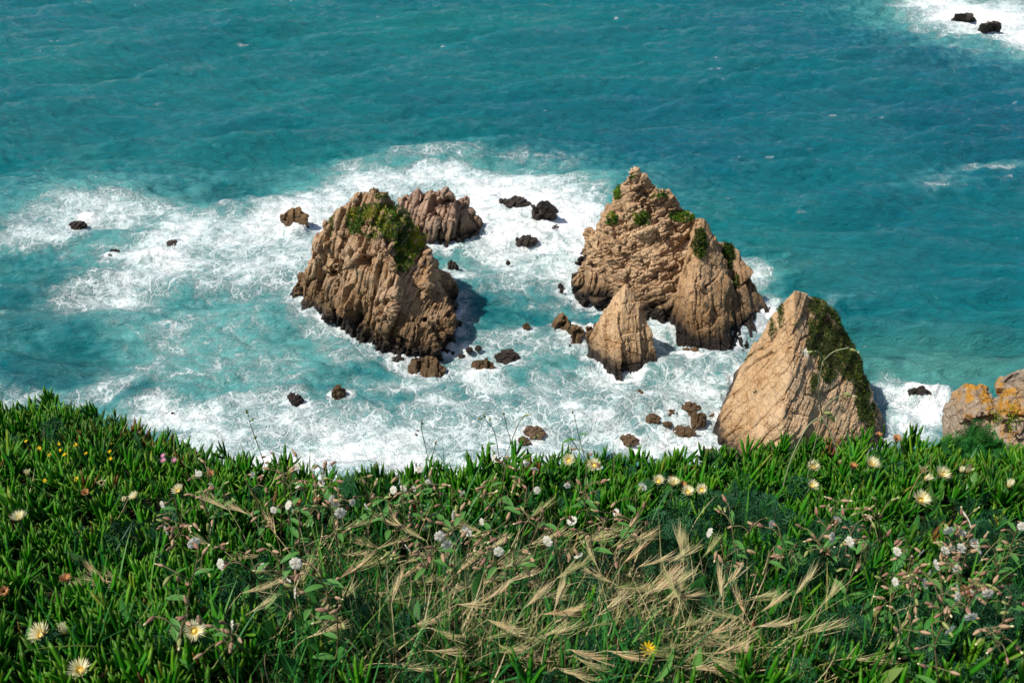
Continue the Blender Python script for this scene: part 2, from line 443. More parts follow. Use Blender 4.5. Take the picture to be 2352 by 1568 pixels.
stack_big = stack('sea_stack', A3, 0.15, M_rock2, 'tallest sea stack, with a hollowed cracked face and a ridged pillar at its right', 37, axes((-0.42, 0.45, 0.85), (1, -0.2, 0.55)),
                  layers=[((4.5, 6, 8), 0.7, 1.0, 0.9, 0.2), ((1.8, 2.3, 3.4), 0.65, 0.9, 0.65, 0.14), ((0.65, 0.8, 1.3), 0.26, 0.34, 0.3, 0.09)], warp=(8, 0.4), ridge=(3, 0.2), grain=(1.2, 0.14), wob=0.75)
for nm, hh, jj, sd, mt in (('pillar', PILLAR, axes((1, -0.4, 0.3), (0.3, 1, 0.2)), 38, M_rock3b), ('buttress', BUTTRESS, axes((1, -0.2, 0.4), (0.2, 1, 0.1)), 39, M_rock4b), ('spur', SPUR, axes((1, 0.2, -0.4), (0.2, 1, 0.2)), 40, M_rock2)):
    me = hull_mesh(hh, 0.14)
    lay = [((3.5, 6, 8), 0.45, 0.6, 0.6, 0.12), ((1.2, 2.2, 3.0), 0.22, 0.35, 0.35, 0.09), ((0.5, 0.8, 1.2), 0.08, 0.12, 0.12, 0.06)]
    if nm != 'pillar': lay = [((2.0, 6, 9), 0.9, 1.2, 1.2, 0.2), ((0.8, 2.2, 3.5), 0.3, 0.4, 0.4, 0.1)]
    shape_rock(me, sd, jj, layers=lay, warp=(7, 0.3), ridge=(2.5, 0.1), grain=(0.9, 0.08))
    obj(nm, me, mt, stack_big)

# small front pyramid
A4 = [
  [P(1440,648,136.5), P(1430,656,137), P(1462,682,136.5), P(1482,706,136), P(1500,770,133.5), w3(1520,852), w3(1480,862), w3(1425,862), w3(1370,845), w3(1346,828),
   P(1405,690,137), P(1380,726,136.5), P(1356,775,135.5), P(1420,735,132.4), P(1424,800,129.6), (13,143,-2), (20,142,-2)],
]
stack_small = stack('sea_stack', A4, 0.13, M_rock3, 'small pyramid-shaped sea stack standing in front of the tallest one', 41, axes((1, -0.2, 0.2), (0.2, 0.3, 1)),
                    layers=[((2.6, 5, 9), 0.35, 0.6, 0.4, 0.1), ((1.1, 2.0, 3), 0.18, 0.28, 0.25, 0.08), ((0.45, 0.8, 1.2), 0.07, 0.1, 0.1, 0.06)], warp=(6, 0.25), ridge=(2.5, 0.06), grain=(0.9, 0.08))

# right stack close to the cliff
A5 = [
  [P(1824,665,118), P(1840,668,118.6), P(1806,684,118.8), P(1780,728,119), P(1750,790,118.5), P(1719,850,117.5), P(1689,905,116.5), P(1652,950,115.5), w3(1634,985), w3(1636,1020), w3(1670,1060), w3(1795,1125),
   P(1826,760,114.0), P(1824,806,111.3), P(1802,912,106.9), P(1797,965,104.8), P(1890,692,121), P(1922,720,121.5), P(1962,790,121), P(1988,852,119.5), P(2014,922,117.5), P(2032,966,116), w3(2054,996), w3(2052,1030),
   (36,132,-2.5), (48,130,-2.5), P(1860,690,126)],
  [P(1716,905,113), P(1660,955,113.3), w3(1631,990), w3(1636,1045), w3(1700,1095), P(1720,960,110.3), P(1690,990,110)],
]
stack_right = stack('sea_stack', A5, 0.13, M_rock3, 'sharp-ridged sea stack closest to the flowering cliff, dark green on its right flank', 53, axes((1, -0.25, -0.55), (0.2, 1, 0.2)),
                    layers=[((3.6, 6, 9), 0.35, 0.45, 0.45, 0.1), ((1.3, 2.2, 3.4), 0.14, 0.2, 0.26, 0.07), ((0.5, 0.9, 1.5), 0.06, 0.08, 0.12, 0.05)], warp=(7, 0.2), ridge=(2.5, 0.06), grain=(0.8, 0.08))

# wedge rock with a wave breaking on it, dark reef rocks, left twin lumps
def rocky(name, hulls, voxel, mat, label, seed, s=1.0, cat='rock'):
    me = hull_mesh(hulls, voxel)
    shape_rock(me, seed, axes((1, 0.3, -0.4), (0.2, 1, 0.3)), warp=(2.5*s, 0.3*s), layers=[((1.4*s, 2*s, 2.6*s), 0.6*s, 0.7*s, 0.35*s, 0.15*s), ((0.6*s, 0.9*s, 1.3*s), 0.2*s, 0.2*s, 0.12*s, 0.1*s)], ridge=(1.5, 0.08*s), grain=(0.7, 0.06*s))
    return tag(obj(name, me, mat), label, cat)
rocky('sea_rock', [[P(643,495,181), P(660,480,182), P(688,474,182), P(708,496,181), w3(722,524), w3(704,540), w3(668,536), w3(640,514), w3(650,490), w3(695,500)]], 0.2, M_brown,
      'brown wedge rock with a wave breaking against its front', 61)
rocky('sea_rock', [[P(1235,462,180), P(1258,460,180), P(1278,480,180), w3(1284,498), w3(1262,512), w3(1240,500), w3(1222,488), w3(1240,470), w3(1270,475)],
                   [P(1225,470,181), w3(1218,480), w3(1245,505), w3(1240,478)]], 0.2, M_dark, 'jagged dark rock among white foam left of the tallest stack', 62)
rocky('sea_rock', [[P(1286,728,142), P(1300,724,142), w3(1275,752), w3(1278,768), w3(1310,772), w3(1320,745), P(1310,745,140.5)],
                   [P(1318,745,140), P(1338,748,140), w3(1342,790), w3(1320,806), w3(1300,790), w3(1305,765), P(1312,760,138.5)]], 0.15, M_brown, 'brown twin-lobed rock left of the small pyramid stack', 63)
rocky('sea_rock', [[P(1346,752,138), P(1360,748,138), w3(1342,778), w3(1352,792), w3(1372,790), w3(1372,765)]], 0.15, M_brown, 'low brown rock touching the left foot of the small pyramid stack', 64, 0.7)
rocky('sea_rock', [[P(1568,796,135.5), P(1598,795,135), P(1612,812,134.5), w3(1624,832), w3(1600,842), w3(1566,842), w3(1562,825), w3(1580,800), w3(1612,806)]], 0.15, M_brown,
      'dark brown boulder in the channel below the ridged pillar', 65, 0.9)
rocky('sea_rock', [[P(942,820,131.5), P(985,813,131.5), P(1014,830,130.2), w3(1022,852), w3(1008,880), w3(968,878), w3(936,854), w3(932,835), w3(990,830)]], 0.15, M_brown,
      'rounded brown boulder at the front foot of the green-capped stack', 66, 0.9)
rocky('sea_rock', [[P(1085,826,131.5), P(1118,818,131.5), P(1134,832,131), w3(1142,852), w3(1136,868), w3(1110,862), w3(1075,842), w3(1080,830), w3(1125,832)]], 0.15, M_brown,
      'pointed brown boulder in foam right of the green-capped stack', 67, 0.8)
rocky('sea_rock', [[P(2090,890,122), P(2118,886,122), P(2142,900,121), w3(2160,915), w3(2135,925), w3(2095,915), w3(2080,898), w3(2120,895)]], 0.15, M_dark,
      'dark rock with surf pouring over it right of the sharp-ridged stack', 68, 0.8)
rocky('sea_rock', [[P(2190,35,325), P(2215,29,325), P(2240,36,325), w3(2246,46), w3(2225,52), w3(2190,46), w3(2192,38), w3(2235,38)]], 0.35, M_dark,
      'jagged black rock in the far white surf, left one of the pair', 69, 2.0)
rocky('sea_rock', [[P(2250,55,317), P(2280,48,318), P(2302,53,317), w3(2304,60), w3(2280,66), w3(2240,62), w3(2290,54)]], 0.35, M_dark,
      'low black rock in the far white surf, right one of the pair', 70, 2.0)

def boulder(u, v, w, h, mat, label, seed, sub=5, group=None, flat=0.8):
    c = W(u, v + 0.3*h); d = (c - EYE) @ FV
    a = math.atan2(H, c[1])
    rx = 0.5*w*d/F; ry = rx*flat
    hm = h*d/F
    rz = max(0.5*rx, (hm - ry*math.sin(a))/math.cos(a))
    up = 0.0
    if rz > 1.3*rx: rz = 1.3*rx; up = 0.45*rz
    bm = bmesh.new(); bmesh.ops.create_icosphere(bm, subdivisions=sub, radius=1.0)
    me = bpy.data.meshes.new('rock'); bm.to_mesh(me); bm.free()
    V = vco(me)
    r = 1 + 0.25*fbm(V*1.1 + seed*3.1, 3, seed) + chisel(V + seed, 0.45, seed+3, 0.1, 0.16, np.eye(3), 0.06, 0.1)
    r = r + blocks(V + seed*1.7, axes((1, .3*math.sin(seed), -.4), (.2, 1, .3)), (.55, .7, .9), seed, .28, .35, .12, .07)
    r = np.clip(r, .78, 1.22)
    V = V*r[:, None]*np.array([rx, ry, rz])
    ang = random.uniform(-0.4, 0.4); cs, sn = math.cos(ang), math.sin(ang)
    V = V @ np.array([[cs, sn, 0], [-sn, cs, 0], [0, 0, 1]])
    setco(me, V)
    me.polygons.foreach_set('use_smooth', np.zeros(len(me.polygons), bool)); me.update()
    o = obj('boulder', me, mat, loc=(c[0], c[1], up - 0.1*rz))
    WATERLINE.append(np.stack([c[0] + rx*np.cos(np.arange(14)*.45), c[1] + ry*np.sin(np.arange(14)*.45), np.zeros(14)], 1))
    tag(o, label, 'boulder', group)
    return o
BL = [
 (178,513,36,15,'d','small black boulder leftmost in the big patch of white surf'),
 (262,576,24,12,'d','thin black boulder tip in the middle of the left white surf'),
 (255,590,12,12,'d','tiny black boulder just below a thin one in the left white surf'),
 (343,602,10,16,'d','tiny dark boulder half buried in brightest white surf at left'),
 (400,559,40,18,'d','dark ridged boulder at the right end of the left white surf'),
 (1188,461,56,18,'d','low black reef boulder at the upper edge of the foam behind stacks'),
 (1158,460,26,9,'d','thin black reef boulder at left end of the low reef behind stacks'),
 (1272,518,42,14,'d','flat black boulder below the jagged dark rock in the foam'),
 (1310,506,22,13,'d','small black boulder right of the jagged dark rock'),
 (1207,549,50,28,'d','slanted black boulder alone in foam right of the pinkish domed rock'),
 (1040,611,24,22,'d','small black boulder right of the green-capped stack shoulder'),
 (1167,602,10,12,'d','tiny dark boulder alone in foam between the two tall stacks'),
 (1287,656,13,18,'d','narrow dark boulder left of the tallest stack foot'),
 (1290,668,10,9,'d','tiny dark boulder just below the narrow one beside tallest stack'),
 (1209,746,16,26,'b','upright brown boulder alone in water between the two tall stacks'),
 (1168,813,56,26,'d','wide black boulder above the pointed brown boulder'),
 (915,821,32,13,'d','low black boulder at the waterline left of the rounded brown boulder'),
 (1078,800,18,10,'d','small dark boulder touching the right tip of the green-capped stack'),
 (1098,797,16,9,'d','small dark boulder between green-capped stack and the wide black boulder'),
 (1060,815,16,8,'d','tiny dark boulder under the right tip of the green-capped stack'),
 (778,897,30,40,'b','upright dark oval boulder in front of the green-capped stack'),
 (672,909,24,18,'d','dark boulder in front left water, upper of a touching pair'),
 (684,919,26,20,'d','dark boulder in front left water, lower of a touching pair'),
 (397,948,9,6,'d','tiny black boulder in surf just above the left grassy edge'),
 (1537,853,28,14,'b','small brown boulder at the right foot of small pyramid stack'),
 (1468,908,24,19,'b','dark pointed boulder in foam below the small pyramid stack'),
 (1586,935,46,26,'b','round brown boulder, uppermost of the boulder heap by the sharp-ridged stack'),
 (1604,958,36,26,'b','brown boulder just below the round one in the boulder heap'),
 (1540,945,28,15,'b','small brown boulder at upper left of the boulder heap'),
 (1498,958,36,18,'b','brown boulder at the left end of the boulder heap'),
 (1532,970,22,11,'b','small dark boulder in the middle of the boulder heap'),
 (1571,987,52,17,'b','flat brown slab boulder at the bottom of the boulder heap'),
 (1632,948,22,10,'b','small dark boulder between boulder heap and the sharp-ridged stack'),
 (1228,987,48,18,'t','flat tan boulder in the foam just above the central flowers'),
 (1204,1008,30,13,'b','dark boulder just below the flat tan boulder'),
 (1446,1006,40,13,'b','low brown boulder right above the middle of the flowering edge'),
 (1756,716,30,36,'d','dark boulder at the right rear foot of the tallest stack'),
 (1770,705,18,14,'d','small dark boulder at the far right behind the tallest stack'),
 (1628,1040,36,24,'t','pale boulder at the left foot of the sharp-ridged stack'),
 (1310,795,12,9,'d','tiny dark boulder under the brown twin-lobed rock'),
]
for k, (u, v, w, h, m, lab) in enumerate(BL):
    boulder(u, v, w, h, {'d': M_dark, 'b': M_brown, 't': M_tan}[m], lab, 100+k*7, 5, 'boulders awash around the stacks')

# green growth on the stacks
def moss(o, blobs, n, mat, size, seed, lift=0.22, nm=None, yel=()):
    me = o.data; V = vco(me); N = vnorm(me)
    u, v, d = pix(V)
    face = ((EYE - V)*N).sum(1) > 0
    wgt = np.zeros(len(V))
    for (cu, cv, ru, rv, s) in blobs:
        q = ((u-cu)/ru)**2 + ((v-cv)/rv)**2
        wgt = np.maximum(wgt, s*(1.25 - q))
    wgt += 0.55*fbm(V/1.6, 4, seed) - 0.05 if nm is None else 0.62*fbm((V @ nm)/np.array([0.9, 2.5, 5.0]), 3, seed)
    ok = np.where(face & (wgt > 0.35))[0]
    if not len(ok): return
    rg = np.random.default_rng(seed)
    i = rg.choice(ok, n)
    T = V[i] + rg.normal(0, 0.10, (n, 3)) + N[i]*rg.uniform(-0.05, lift, (n, 1))
    D = N[i]*0.8 + np.array([0, 0, 0.5]) + rg.normal(0, 0.6, (n, 3))
    Fm = frames(D, rg.uniform(0, 6.28, n))
    sc = size*rg.uniform(0.6, 1.4, n)
    tv = np.array([[-.22, 0, 0], [.22, 0, 0], [.3, .12, .55], [-.3, .12, .55], [0, .3, 1.0]])
    tpl = (tv, np.array([[0, 1, 2, 3]]), np.array([[3, 2, 4]]), np.array([0, 0, .6, .6, 1.0]))
    patch = fbm(V[i]/2.5, 3, seed+5)
    r = np.clip(0.5 + 0.9*patch + rg.normal(0, 0.16, n), 0, 1)
    for (cu, cv, ru, rv) in yel:
        r = np.clip(r + 0.75*np.exp(-((u[i]-cu)/ru)**2 - ((v[i]-cv)/rv)**2), 0, 1)
    vv, q, tt, at = instance(tpl, Fm*sc[:, None, None], T, {'rnd': r})
    p = obj('green_cap', mesh_from('green_cap', vv, q, tt, at), mat, o)
    p['label'] = 'green succulent growth clinging to the rock'
M_moss = leaf_mat('rock_greenery', [(0, (0.018, 0.045, 0.006)), (0.4, (0.04, 0.12, 0.010)), (0.7, (0.085, 0.19, 0.012)), (1, (0.34, 0.33, 0.015))], rough=0.7, spec=0.2)
M_moss2 = leaf_mat('dark_rock_greenery', [(0, (0.020, 0.034, 0.006)), (0.6, (0.045, 0.085, 0.010)), (1, (0.13, 0.15, 0.02))], rough=0.8, spec=0.15)
moss(stack_left, [(818,505,24,34,1.1), (862,485,42,20,1.1), (900,510,45,45,1.1), (935,560,35,50,1), (925,600,22,30,.9), (855,530,25,20,.8), (950,540,30,60,.8), (760,520,8,26,.6), (875,450,20,8,.7), (915,480,20,25,.9)], 22000, M_moss, 0.22, 5, 0.10, None, [(868,488,30,14), (955,545,12,30)])
moss_parts = [c for c in stack_big.children]
moss(stack_big, [(1407,503,14,16,1), (1475,502,22,20,1), (1565,497,30,12,1), (1418,440,8,24,.7), (1515,445,26,10,.5), (1455,405,8,6,.7)], 6500, M_moss, 0.26, 6)
for c in moss_parts:
    if c.name == 'pillar': moss(c, [(1607,560,16,36,1)], 2600, M_moss2, 0.26, 7)
    if c.name == 'buttress': moss(c, [(1672,580,14,40,1), (1692,640,8,30,.6)], 2600, M_moss2, 0.26, 8)
moss(stack_right, [(1885,705,30,25,1.1), (1910,750,48,50,1.1), (1952,815,32,65,1.1), (1935,740,34,45,1), (1978,900,20,70,.85), (1870,770,20,50,.8), (1900,830,24,60,.8), (2000,960,12,40,.7), (1868,880,10,30,.5), (1795,720,8,35,.75), (1775,760,8,30,.7), (1900,840,20,40,.6)], 34000, M_moss2, 0.16, 8, 0.08, axes((1, -0.25, -0.55), (0.2, 1, 0.2)))

# ------------------------------------------------------------------ the sea
def build_sea():
    ys = [20.0]
    while ys[-1] < 9000:
        y = ys[-1]
        st = 1.4 if y < 92 else (0.0034*y if y < 430 else 0.0034*430*(y/430.0)**2.2)
        ys.append(y + st)
    ys = np.array(ys); nx = 820
    s = np.linspace(-1, 1, nx)
    X = s[None, :]*(50 + 0.72*ys[:, None]); Y = np.repeat(ys[:, None], nx, 1)
    x = X.ravel(); y = Y.ravel(); ny = len(ys)
    z = np.zeros_like(x)
    rg = np.random.default_rng(3)
    cell = np.maximum(0.0034*y, 0.35)
    left = sstep(40, -120, x)
    for k in range(84):
        lam = 1.9*(24/1.9)**rg.random()**1.35
        th = math.radians(-90 + rg.normal(4, 24 if lam < 9 else 16))
        kx, ky = 2*math.pi/lam*math.cos(th), 2*math.pi/lam*math.sin(th)
        amp = 0.0118*lam**0.95
        ph = rg.random()*6.28
        fade = sstep(1.0, 2.4, lam/cell)
        a = kx*x + ky*y + ph
        z += amp*fade*(np.sin(a) + 0.3*np.sin(2*a + 0.6))
    for lam, deg, amp in ((44, -44, 0.95), (31, -52, 0.35), (58, -66, 0.45)):
        kx, ky = 2*math.pi/lam*math.cos(math.radians(deg)), 2*math.pi/lam*math.sin(math.radians(deg))
        a = kx*x + ky*y + 1.7*perlin(np.stack([x/90, y/90, np.full_like(x, lam)], 1), 44)
        z += amp*(0.25 + 0.75*left)*(np.sin(a) + 0.28*np.sin(2*a + 1.0))
    q = np.stack([x, y, np.zeros_like(x)], 1)
    gust = fbm(q/np.array([55, 40, 1.]), 2, 91)
    z *= 1 + 0.8*gust
    # foam density from patches lying on the sea
    foam = np.zeros_like(x); aer = np.zeros_like(x)
    def patch(u, v, ru, rv, rot=0.0):
        c = W(u, v); a = W(u+ru, v); b0 = W(u, v+rv); b1 = W(u, v-rv)
        rx = a[0]-c[0]; ry = 0.5*(b1[1]-b0[1])
        dx, dy = x-c[0], y-c[1]
        if rot:
            cs, sn = math.cos(math.radians(rot)), math.sin(math.radians(rot))
            dx, dy = dx*cs + dy*sn, -dx*sn + dy*cs
        return (dx/rx)**2 + (dy/ry)**2
    wx = q + 7.0*np.stack([fbm(q/16, 3, 201), fbm(q/16 + 9, 3, 202), np.zeros_like(x)], 1)
    x0, y0 = x, y
    x, y = wx[:, 0], wx[:, 1]
    FO = [ # u, v, ru, rv, strength
     (230,480,190,48,.92), (100,530,120,50,.75), (330,600,190,65,1.05), (260,680,150,60,.85), (420,540,160,60,.9), (190,590,80,25,.85),
     (620,520,140,70,.85), (590,620,100,60,.72), (690,500,80,60,1.0), (760,470,80,45,.95), (640,670,60,30,.5),
     (860,430,100,40,.95), (1000,400,170,36,.95), (1150,435,210,50,1.0), (1270,480,150,70,1.15), (1330,560,90,70,1.15), (1170,540,140,70,1.1), (1100,470,120,60,1.1), (1250,620,130,50,.85), (1060,620,70,28,.8), (1350,620,60,40,.8),
     (1060,712,40,14,.75), (1300,690,70,35,.6), (1180,660,120,40,.55), (1120,780,90,40,.62), (1230,800,110,60,.55), (1060,850,60,40,.85), (1100,880,110,40,.75), (950,880,110,40,.72),
     (800,800,110,50,.5), (720,745,60,30,.6), (450,760,260,80,.36), (560,850,260,60,.38), (300,850,150,60,.4), (430,935,120,30,.95), (250,900,160,30,.6),
     (60,900,110,26,.8), (700,960,200,60,.70), (850,1010,260,60,.85), (1020,970,180,70,.68), (700,1065,300,55,1.1), (1000,1065,260,45,1.05), (520,1010,130,55,.95), (440,960,140,35,1.0), (600,930,120,40,.7), (1250,1060,200,40,.9), (800,1150,320,50,.9), (1250,1150,250,50,.7), (560,470,100,30,.5), (480,620,80,40,.6), (660,580,110,60,.8), (1180,1010,160,60,.9), (1330,960,180,60,.75), (1250,900,160,50,.6), (1420,1010,140,50,.75),
     (1450,900,140,50,.68), (1600,880,110,60,.75), (1600,960,90,60,.95), (1540,1000,120,50,.9), (1560,790,80,50,.75), (1520,750,40,30,.85), (1680,850,60,50,.7), (1400,875,90,25,.75), (1700,800,50,30,.6),
     (1720,625,50,30,.85), (1755,680,50,26,.85), (1690,590,20,20,.6), (1960,690,30,10,.4),
     (2080,920,60,40,1.0), (2140,940,60,30,1.1), (2110,985,80,40,.85), (2060,870,50,20,.45),
     (2240,40,150,50,1.25), (2340,85,80,40,1.1), (2150,10,80,22,1.0), (2330,20,80,30,.8), (2060,15,100,8,.5), (2140,75,60,20,.5), (2180,110,120,10,.38),
     (1240,360,130,20,.35), (1000,350,140,22,.45), (850,390,120,25,.5), (20,560,60,30,.5), (2280,380,120,8,.42), (2140,420,60,16,.38), (40,735,30,6,.7),
    ]
    for (u, v, ru, rv, sgn) in FO:
        r = patch(u, v, ru, rv)
        g = 0.93*sgn*np.exp(-1.1*r**1.4)
        foam = np.maximum(foam, g) + 0.15*np.minimum(foam, g)
        aer = np.maximum(aer, min(1, sgn)*np.exp(-0.30*r))
    for (u, v, ru, rv, sgn) in [(500,800,380,170,.85), (300,650,350,170,.6), (850,480,300,130,.6), (1250,450,260,120,.5), (1150,850,330,150,.7), (1400,700,150,80,.45), (700,640,160,90,.7), (2130,930,130,90,.6), (1560,860,150,120,.6), (2000,860,300,60,.45), (480,430,80,30,.55)]:
        aer = np.maximum(aer, sgn*np.exp(-0.7*patch(u, v, ru, rv)**1.5))
    # clear teal pools
    for (u, v, ru, rv, sgn) in [(1130,690,110,35,.6), (1080,740,60,30,.5), (330,900,40,22,.8), (1200,705,40,20,.4), (640,740,60,30,.5), (90,660,110,90,.9), (120,830,130,60,.8), (1330,735,45,30,.6)]:
        g = sgn*np.exp(-1.0*patch(u, v, ru, rv)**1.5); foam *= 1-g; aer *= 1-0.6*g
    x, y = x0, y0
    # foam where the water meets rock
    wl = np.concatenate(WATERLINE)
    kd = kdtree.KDTree(len(wl))
    for i, p in enumerate(wl): kd.insert((p[0], p[1], 0), i)
    kd.balance()
    gx = np.arange(-150, 150, 1.0); gy = np.arange(88, 200, 1.0)
    dg = np.array([[kd.find((a, b, 0))[2] for a in gx] for b in gy])
    fx = np.clip((x-gx[0]), 0, len(gx)-1.001); fy = np.clip((y-gy[0]), 0, len(gy)-1.001)
    ix, iy = fx.astype(int), fy.astype(int); tx, ty = fx-ix, fy-iy
    dist = dg[iy, ix]*(1-tx)*(1-ty) + dg[iy, ix+1]*tx*(1-ty) + dg[iy+1, ix]*(1-tx)*ty + dg[iy+1, ix+1]*tx*ty
    dist = np.where((np.abs(x) < 149) & (y > 88) & (y < 199), dist, 99)
    nz = fbm(q/3.0, 3, 77)
    foam = np.maximum(foam, (0.85 + 0.8*nz)*np.exp(-np.maximum(dist-0.5, 0)/1.7))
    # scattered whitecaps on the crests
    cap = fbm(q/np.array([6.0, 3.2, 1]), 3, 55) + 0.5*fbm(q/np.array([40, 25, 1.]), 2, 56)
    capm = sstep(0.52, 0.80, cap)
    foam = np.maximum(foam, 0.46*capm)
    foam = foam + 0.34*fbm(q/6.0, 4, 88)*sstep(0.05, 0.4, foam)
    # submerged dark rocks / deep and shallow water
    dark = np.zeros_like(x)
    for (u, v, ru, rv, sgn) in [(2055,823,26,14,1), (2050,842,18,10,.5), (2308,822,34,13,1), (90,700,150,90,.5), (340,900,60,26,.7), (120,850,180,60,.5), (2180,270,160,30,.28), (2230,330,200,40,.25), (1300,300,500,40,.12), (540,440,90,18,.4)]:
        dark = np.maximum(dark, sgn*np.exp(-patch(u, v, ru, rv)**1.4))
    deep = np.clip(0.5 + 0.5*fbm(q/np.array([70, 45, 1.]), 3, 33)*1.6, 0, 1)
    right = sstep(-60, 160, x)*sstep(130, 230, y)
    deep = np.clip(deep*0.6 + 0.5*right, 0, 1)
    shal = np.zeros_like(x)
    for (u, v, ru, rv, sgn) in [(2150,850,330,90,.9), (1900,600,150,60,.2), (1650,1040,80,40,.9)]:
        shal = np.maximum(shal, sgn*np.exp(-patch(u, v, ru, rv)))
    # turbulence where it foams
    fc = np.clip(foam, 0, 1)
    z = z*(1 - 0.35*fc) + (fc*(0.42*fbm(q/2.6, 4, 60) + 0.16*fbm(q/0.9, 2, 61)) + np.exp(-dist/0.8)*np.clip(0.2 + 1.3*fbm(q/1.3, 3, 62), 0, 1)*0.9)*sstep(430, 200, y)
    for (u, v, rm, hm) in [(672,538,2.6,1.7), (692,538,1.8,1.9), (650,524,1.8,0.7), (2150,925,2.4,1.4), (2110,912,2.5,1.1), (2085,903,1.4,0.9), (395,590,3,0.6), (200,500,4,1.2), (345,590,4,1.3), (1460,880,1.5,0.6)]:
        c = W(u, v); r2 = ((x-c[0])**2 + (y-c[1])**2)/rm**2
        g = np.exp(-r2*1.2)
        z += hm*g*(0.75 + 0.6*fbm(q/0.8, 3, 65))
        foam = np.maximum(foam, 1.35*g)
    foam = np.clip(foam, 0, 1.3)
    V = np.stack([x, y, z], 1)
    idx = np.arange(ny*nx).reshape(ny, nx)
    Q = np.stack([idx[:-1, :-1], idx[:-1, 1:], idx[1:, 1:], idx[1:, :-1]], 2).reshape(-1, 4)
    me = mesh_from('sea_water', V, Q, None, {'foam': foam, 'aer': aer, 'dark': dark, 'deep': deep, 'shal': shal})
    return me

def sea_mat():
    t = NT('sea_water'); p = t.pos()
    fo, ae, dk, dp, sh = [t.attr(a) for a in ('foam', 'aer', 'dark', 'deep', 'shal')]
    w1 = t.noise(p, 0.10, 3, 0.5); w2 = t.noise(p, 0.45, 3, 0.55)
    wp = t.vmath('ADD', p, t.vmath('SCALE', t.vmath('SUBTRACT', w1.outputs['Color'], (0.5, 0.5, 0.5)), None, 9.0))
    wp = t.vmath('ADD', wp, t.vmath('SCALE', t.vmath('SUBTRACT', w2.outputs['Color'], (0.5, 0.5, 0.5)), None, 2.8))
    f1 = t.noise(wp, 0.42, 8, 0.68)
    # thin filaments: where a warped noise crosses its middle value, at three sizes
    def fil(scale, width):
        a = t.noise(wp, scale, 4, 0.6)
        r = t.math('ABSOLUTE', t.math('SUBTRACT', a.outputs[0], 0.5))
        return t.step(r, width, 0.0)
    fa = fil(0.22, 0.06); fb = fil(0.6, 0.075); fc = fil(1.5, 0.10)
    web = t.math('MAXIMUM', t.math('MULTIPLY', fa, 0.9), t.math('MAXIMUM', t.math('MULTIPLY', fb, 0.85), t.math('MULTIPLY', fc, 0.7)))
    fine = t.noise(p, 2.6, 4, 0.7)
    pat = t.math('ADD', t.math('MULTIPLY', t.math('SUBTRACT', f1.outputs[0], 0.5), 1.7),
                 t.math('ADD', t.math('MULTIPLY', web, 0.55), t.math('MULTIPLY', t.math('SUBTRACT', fine.outputs[0], 0.5), 0.9)))
    x = t.math('ADD', pat, t.math('MULTIPLY', fo, 1.6))
    full = t.math('ADD', t.math('MULTIPLY', t.step(x, 1.0, 1.6), 0.5), t.math('MULTIPLY', t.step(x, 1.35, 2.3), 0.5))
    # lace: warped cell walls that thicken with the amount of foam
    wp2 = t.vmath('ADD', wp, t.vmath('SCALE', t.vmath('SUBTRACT', fine.outputs['Color'], (0.5, 0.5, 0.5)), None, 0.5))
    fm = t.math('ADD', fo, t.math('MULTIPLY', t.math('SUBTRACT', f1.outputs[0], 0.5), 0.9))
    def lace(scale, k):
        vv_ = t.voro(wp2, scale, 'DISTANCE_TO_EDGE').outputs['Distance']
        wd = t.math('ADD', 0.03, t.math('MULTIPLY', t.math('POWER', t.math('MAXIMUM', fm, 0.0), 2.0), k))
        return t.step(t.math('DIVIDE', vv_, wd), 1.0, 0.15)
    lc = t.math('MAXIMUM', t.math('MULTIPLY', lace(0.30, 0.16), 0.9), t.math('MAXIMUM', t.math('MULTIPLY', lace(0.75, 0.22), 0.75), t.math('MULTIPLY', lace(1.9, 0.3), 0.5)))
    lc = t.math('MULTIPLY', lc, t.step(fm, 0.18, 0.5))
    soft = t.math('MULTIPLY', t.step(x, 0.45, 1.8), 0.30)
    F_ = t.math('MAXIMUM', t.math('MULTIPLY', lc, 0.76), t.math('MAXIMUM', full, soft))
    F_ = t.math('MULTIPLY', F_, t.step(fo, 0.04, 0.2))
    # milky water under the foam
    mk = t.math('ADD', ae, t.math('MULTIPLY', t.math('SUBTRACT', w2.outputs[0], 0.5), 0.9))
    milk = t.math('MULTIPLY', t.step(mk, 0.08, 0.95), 0.95)
    teal = t.mix(dp, (0.0003, 0.160, 0.165), (0.0003, 0.098, 0.155))
    teal = t.mix(sh, teal, (0.06, 0.23, 0.19))
    teal = t.mix(milk, teal, (0.105, 0.36, 0.34))
    teal = t.mix(t.math('MULTIPLY', dk, 0.7), teal, (0.004, 0.05, 0.07))
    col = t.mix(F_, teal, (0.86, 0.87, 0.86))
    # ripples
    mp = t.n('ShaderNodeMapping'); t.put(mp.inputs['Vector'], p); mp.inputs['Scale'].default_value = (0.5, 1.35, 1.0); mp.inputs['Rotation'].default_value = (0, 0, 0.22)
    r1 = t.noise(mp.outputs[0], 0.42, 6, 0.68, 0.4); r2 = t.noise(mp.outputs[0], 1.7, 4, 0.62, 0.3)
    hh = t.math('MULTIPLY', t.math('ADD', t.math('MULTIPLY', r1.outputs[0], 2.1), t.math('MULTIPLY', r2.outputs[0], 0.4)), t.math('SUBTRACT', 1.0, t.math('MULTIPLY', F_, 0.8)))
    hh = t.math('ADD', hh, t.math('MULTIPLY', F_, t.math('ADD', t.math('MULTIPLY', f1.outputs[0], 0.6), t.math('MULTIPLY', fine.outputs[0], 0.25))))
    nr = t.bump(hh, 0.9, 0.9)
    rough = t.math('ADD', 0.09, t.math('MULTIPLY', F_, 0.75))
    spec = t.math('SUBTRACT', 0.5, t.math('MULTIPLY', F_, 0.4))
    return t.done(t.bsdf(col, rough, spec, nr, 1.33))
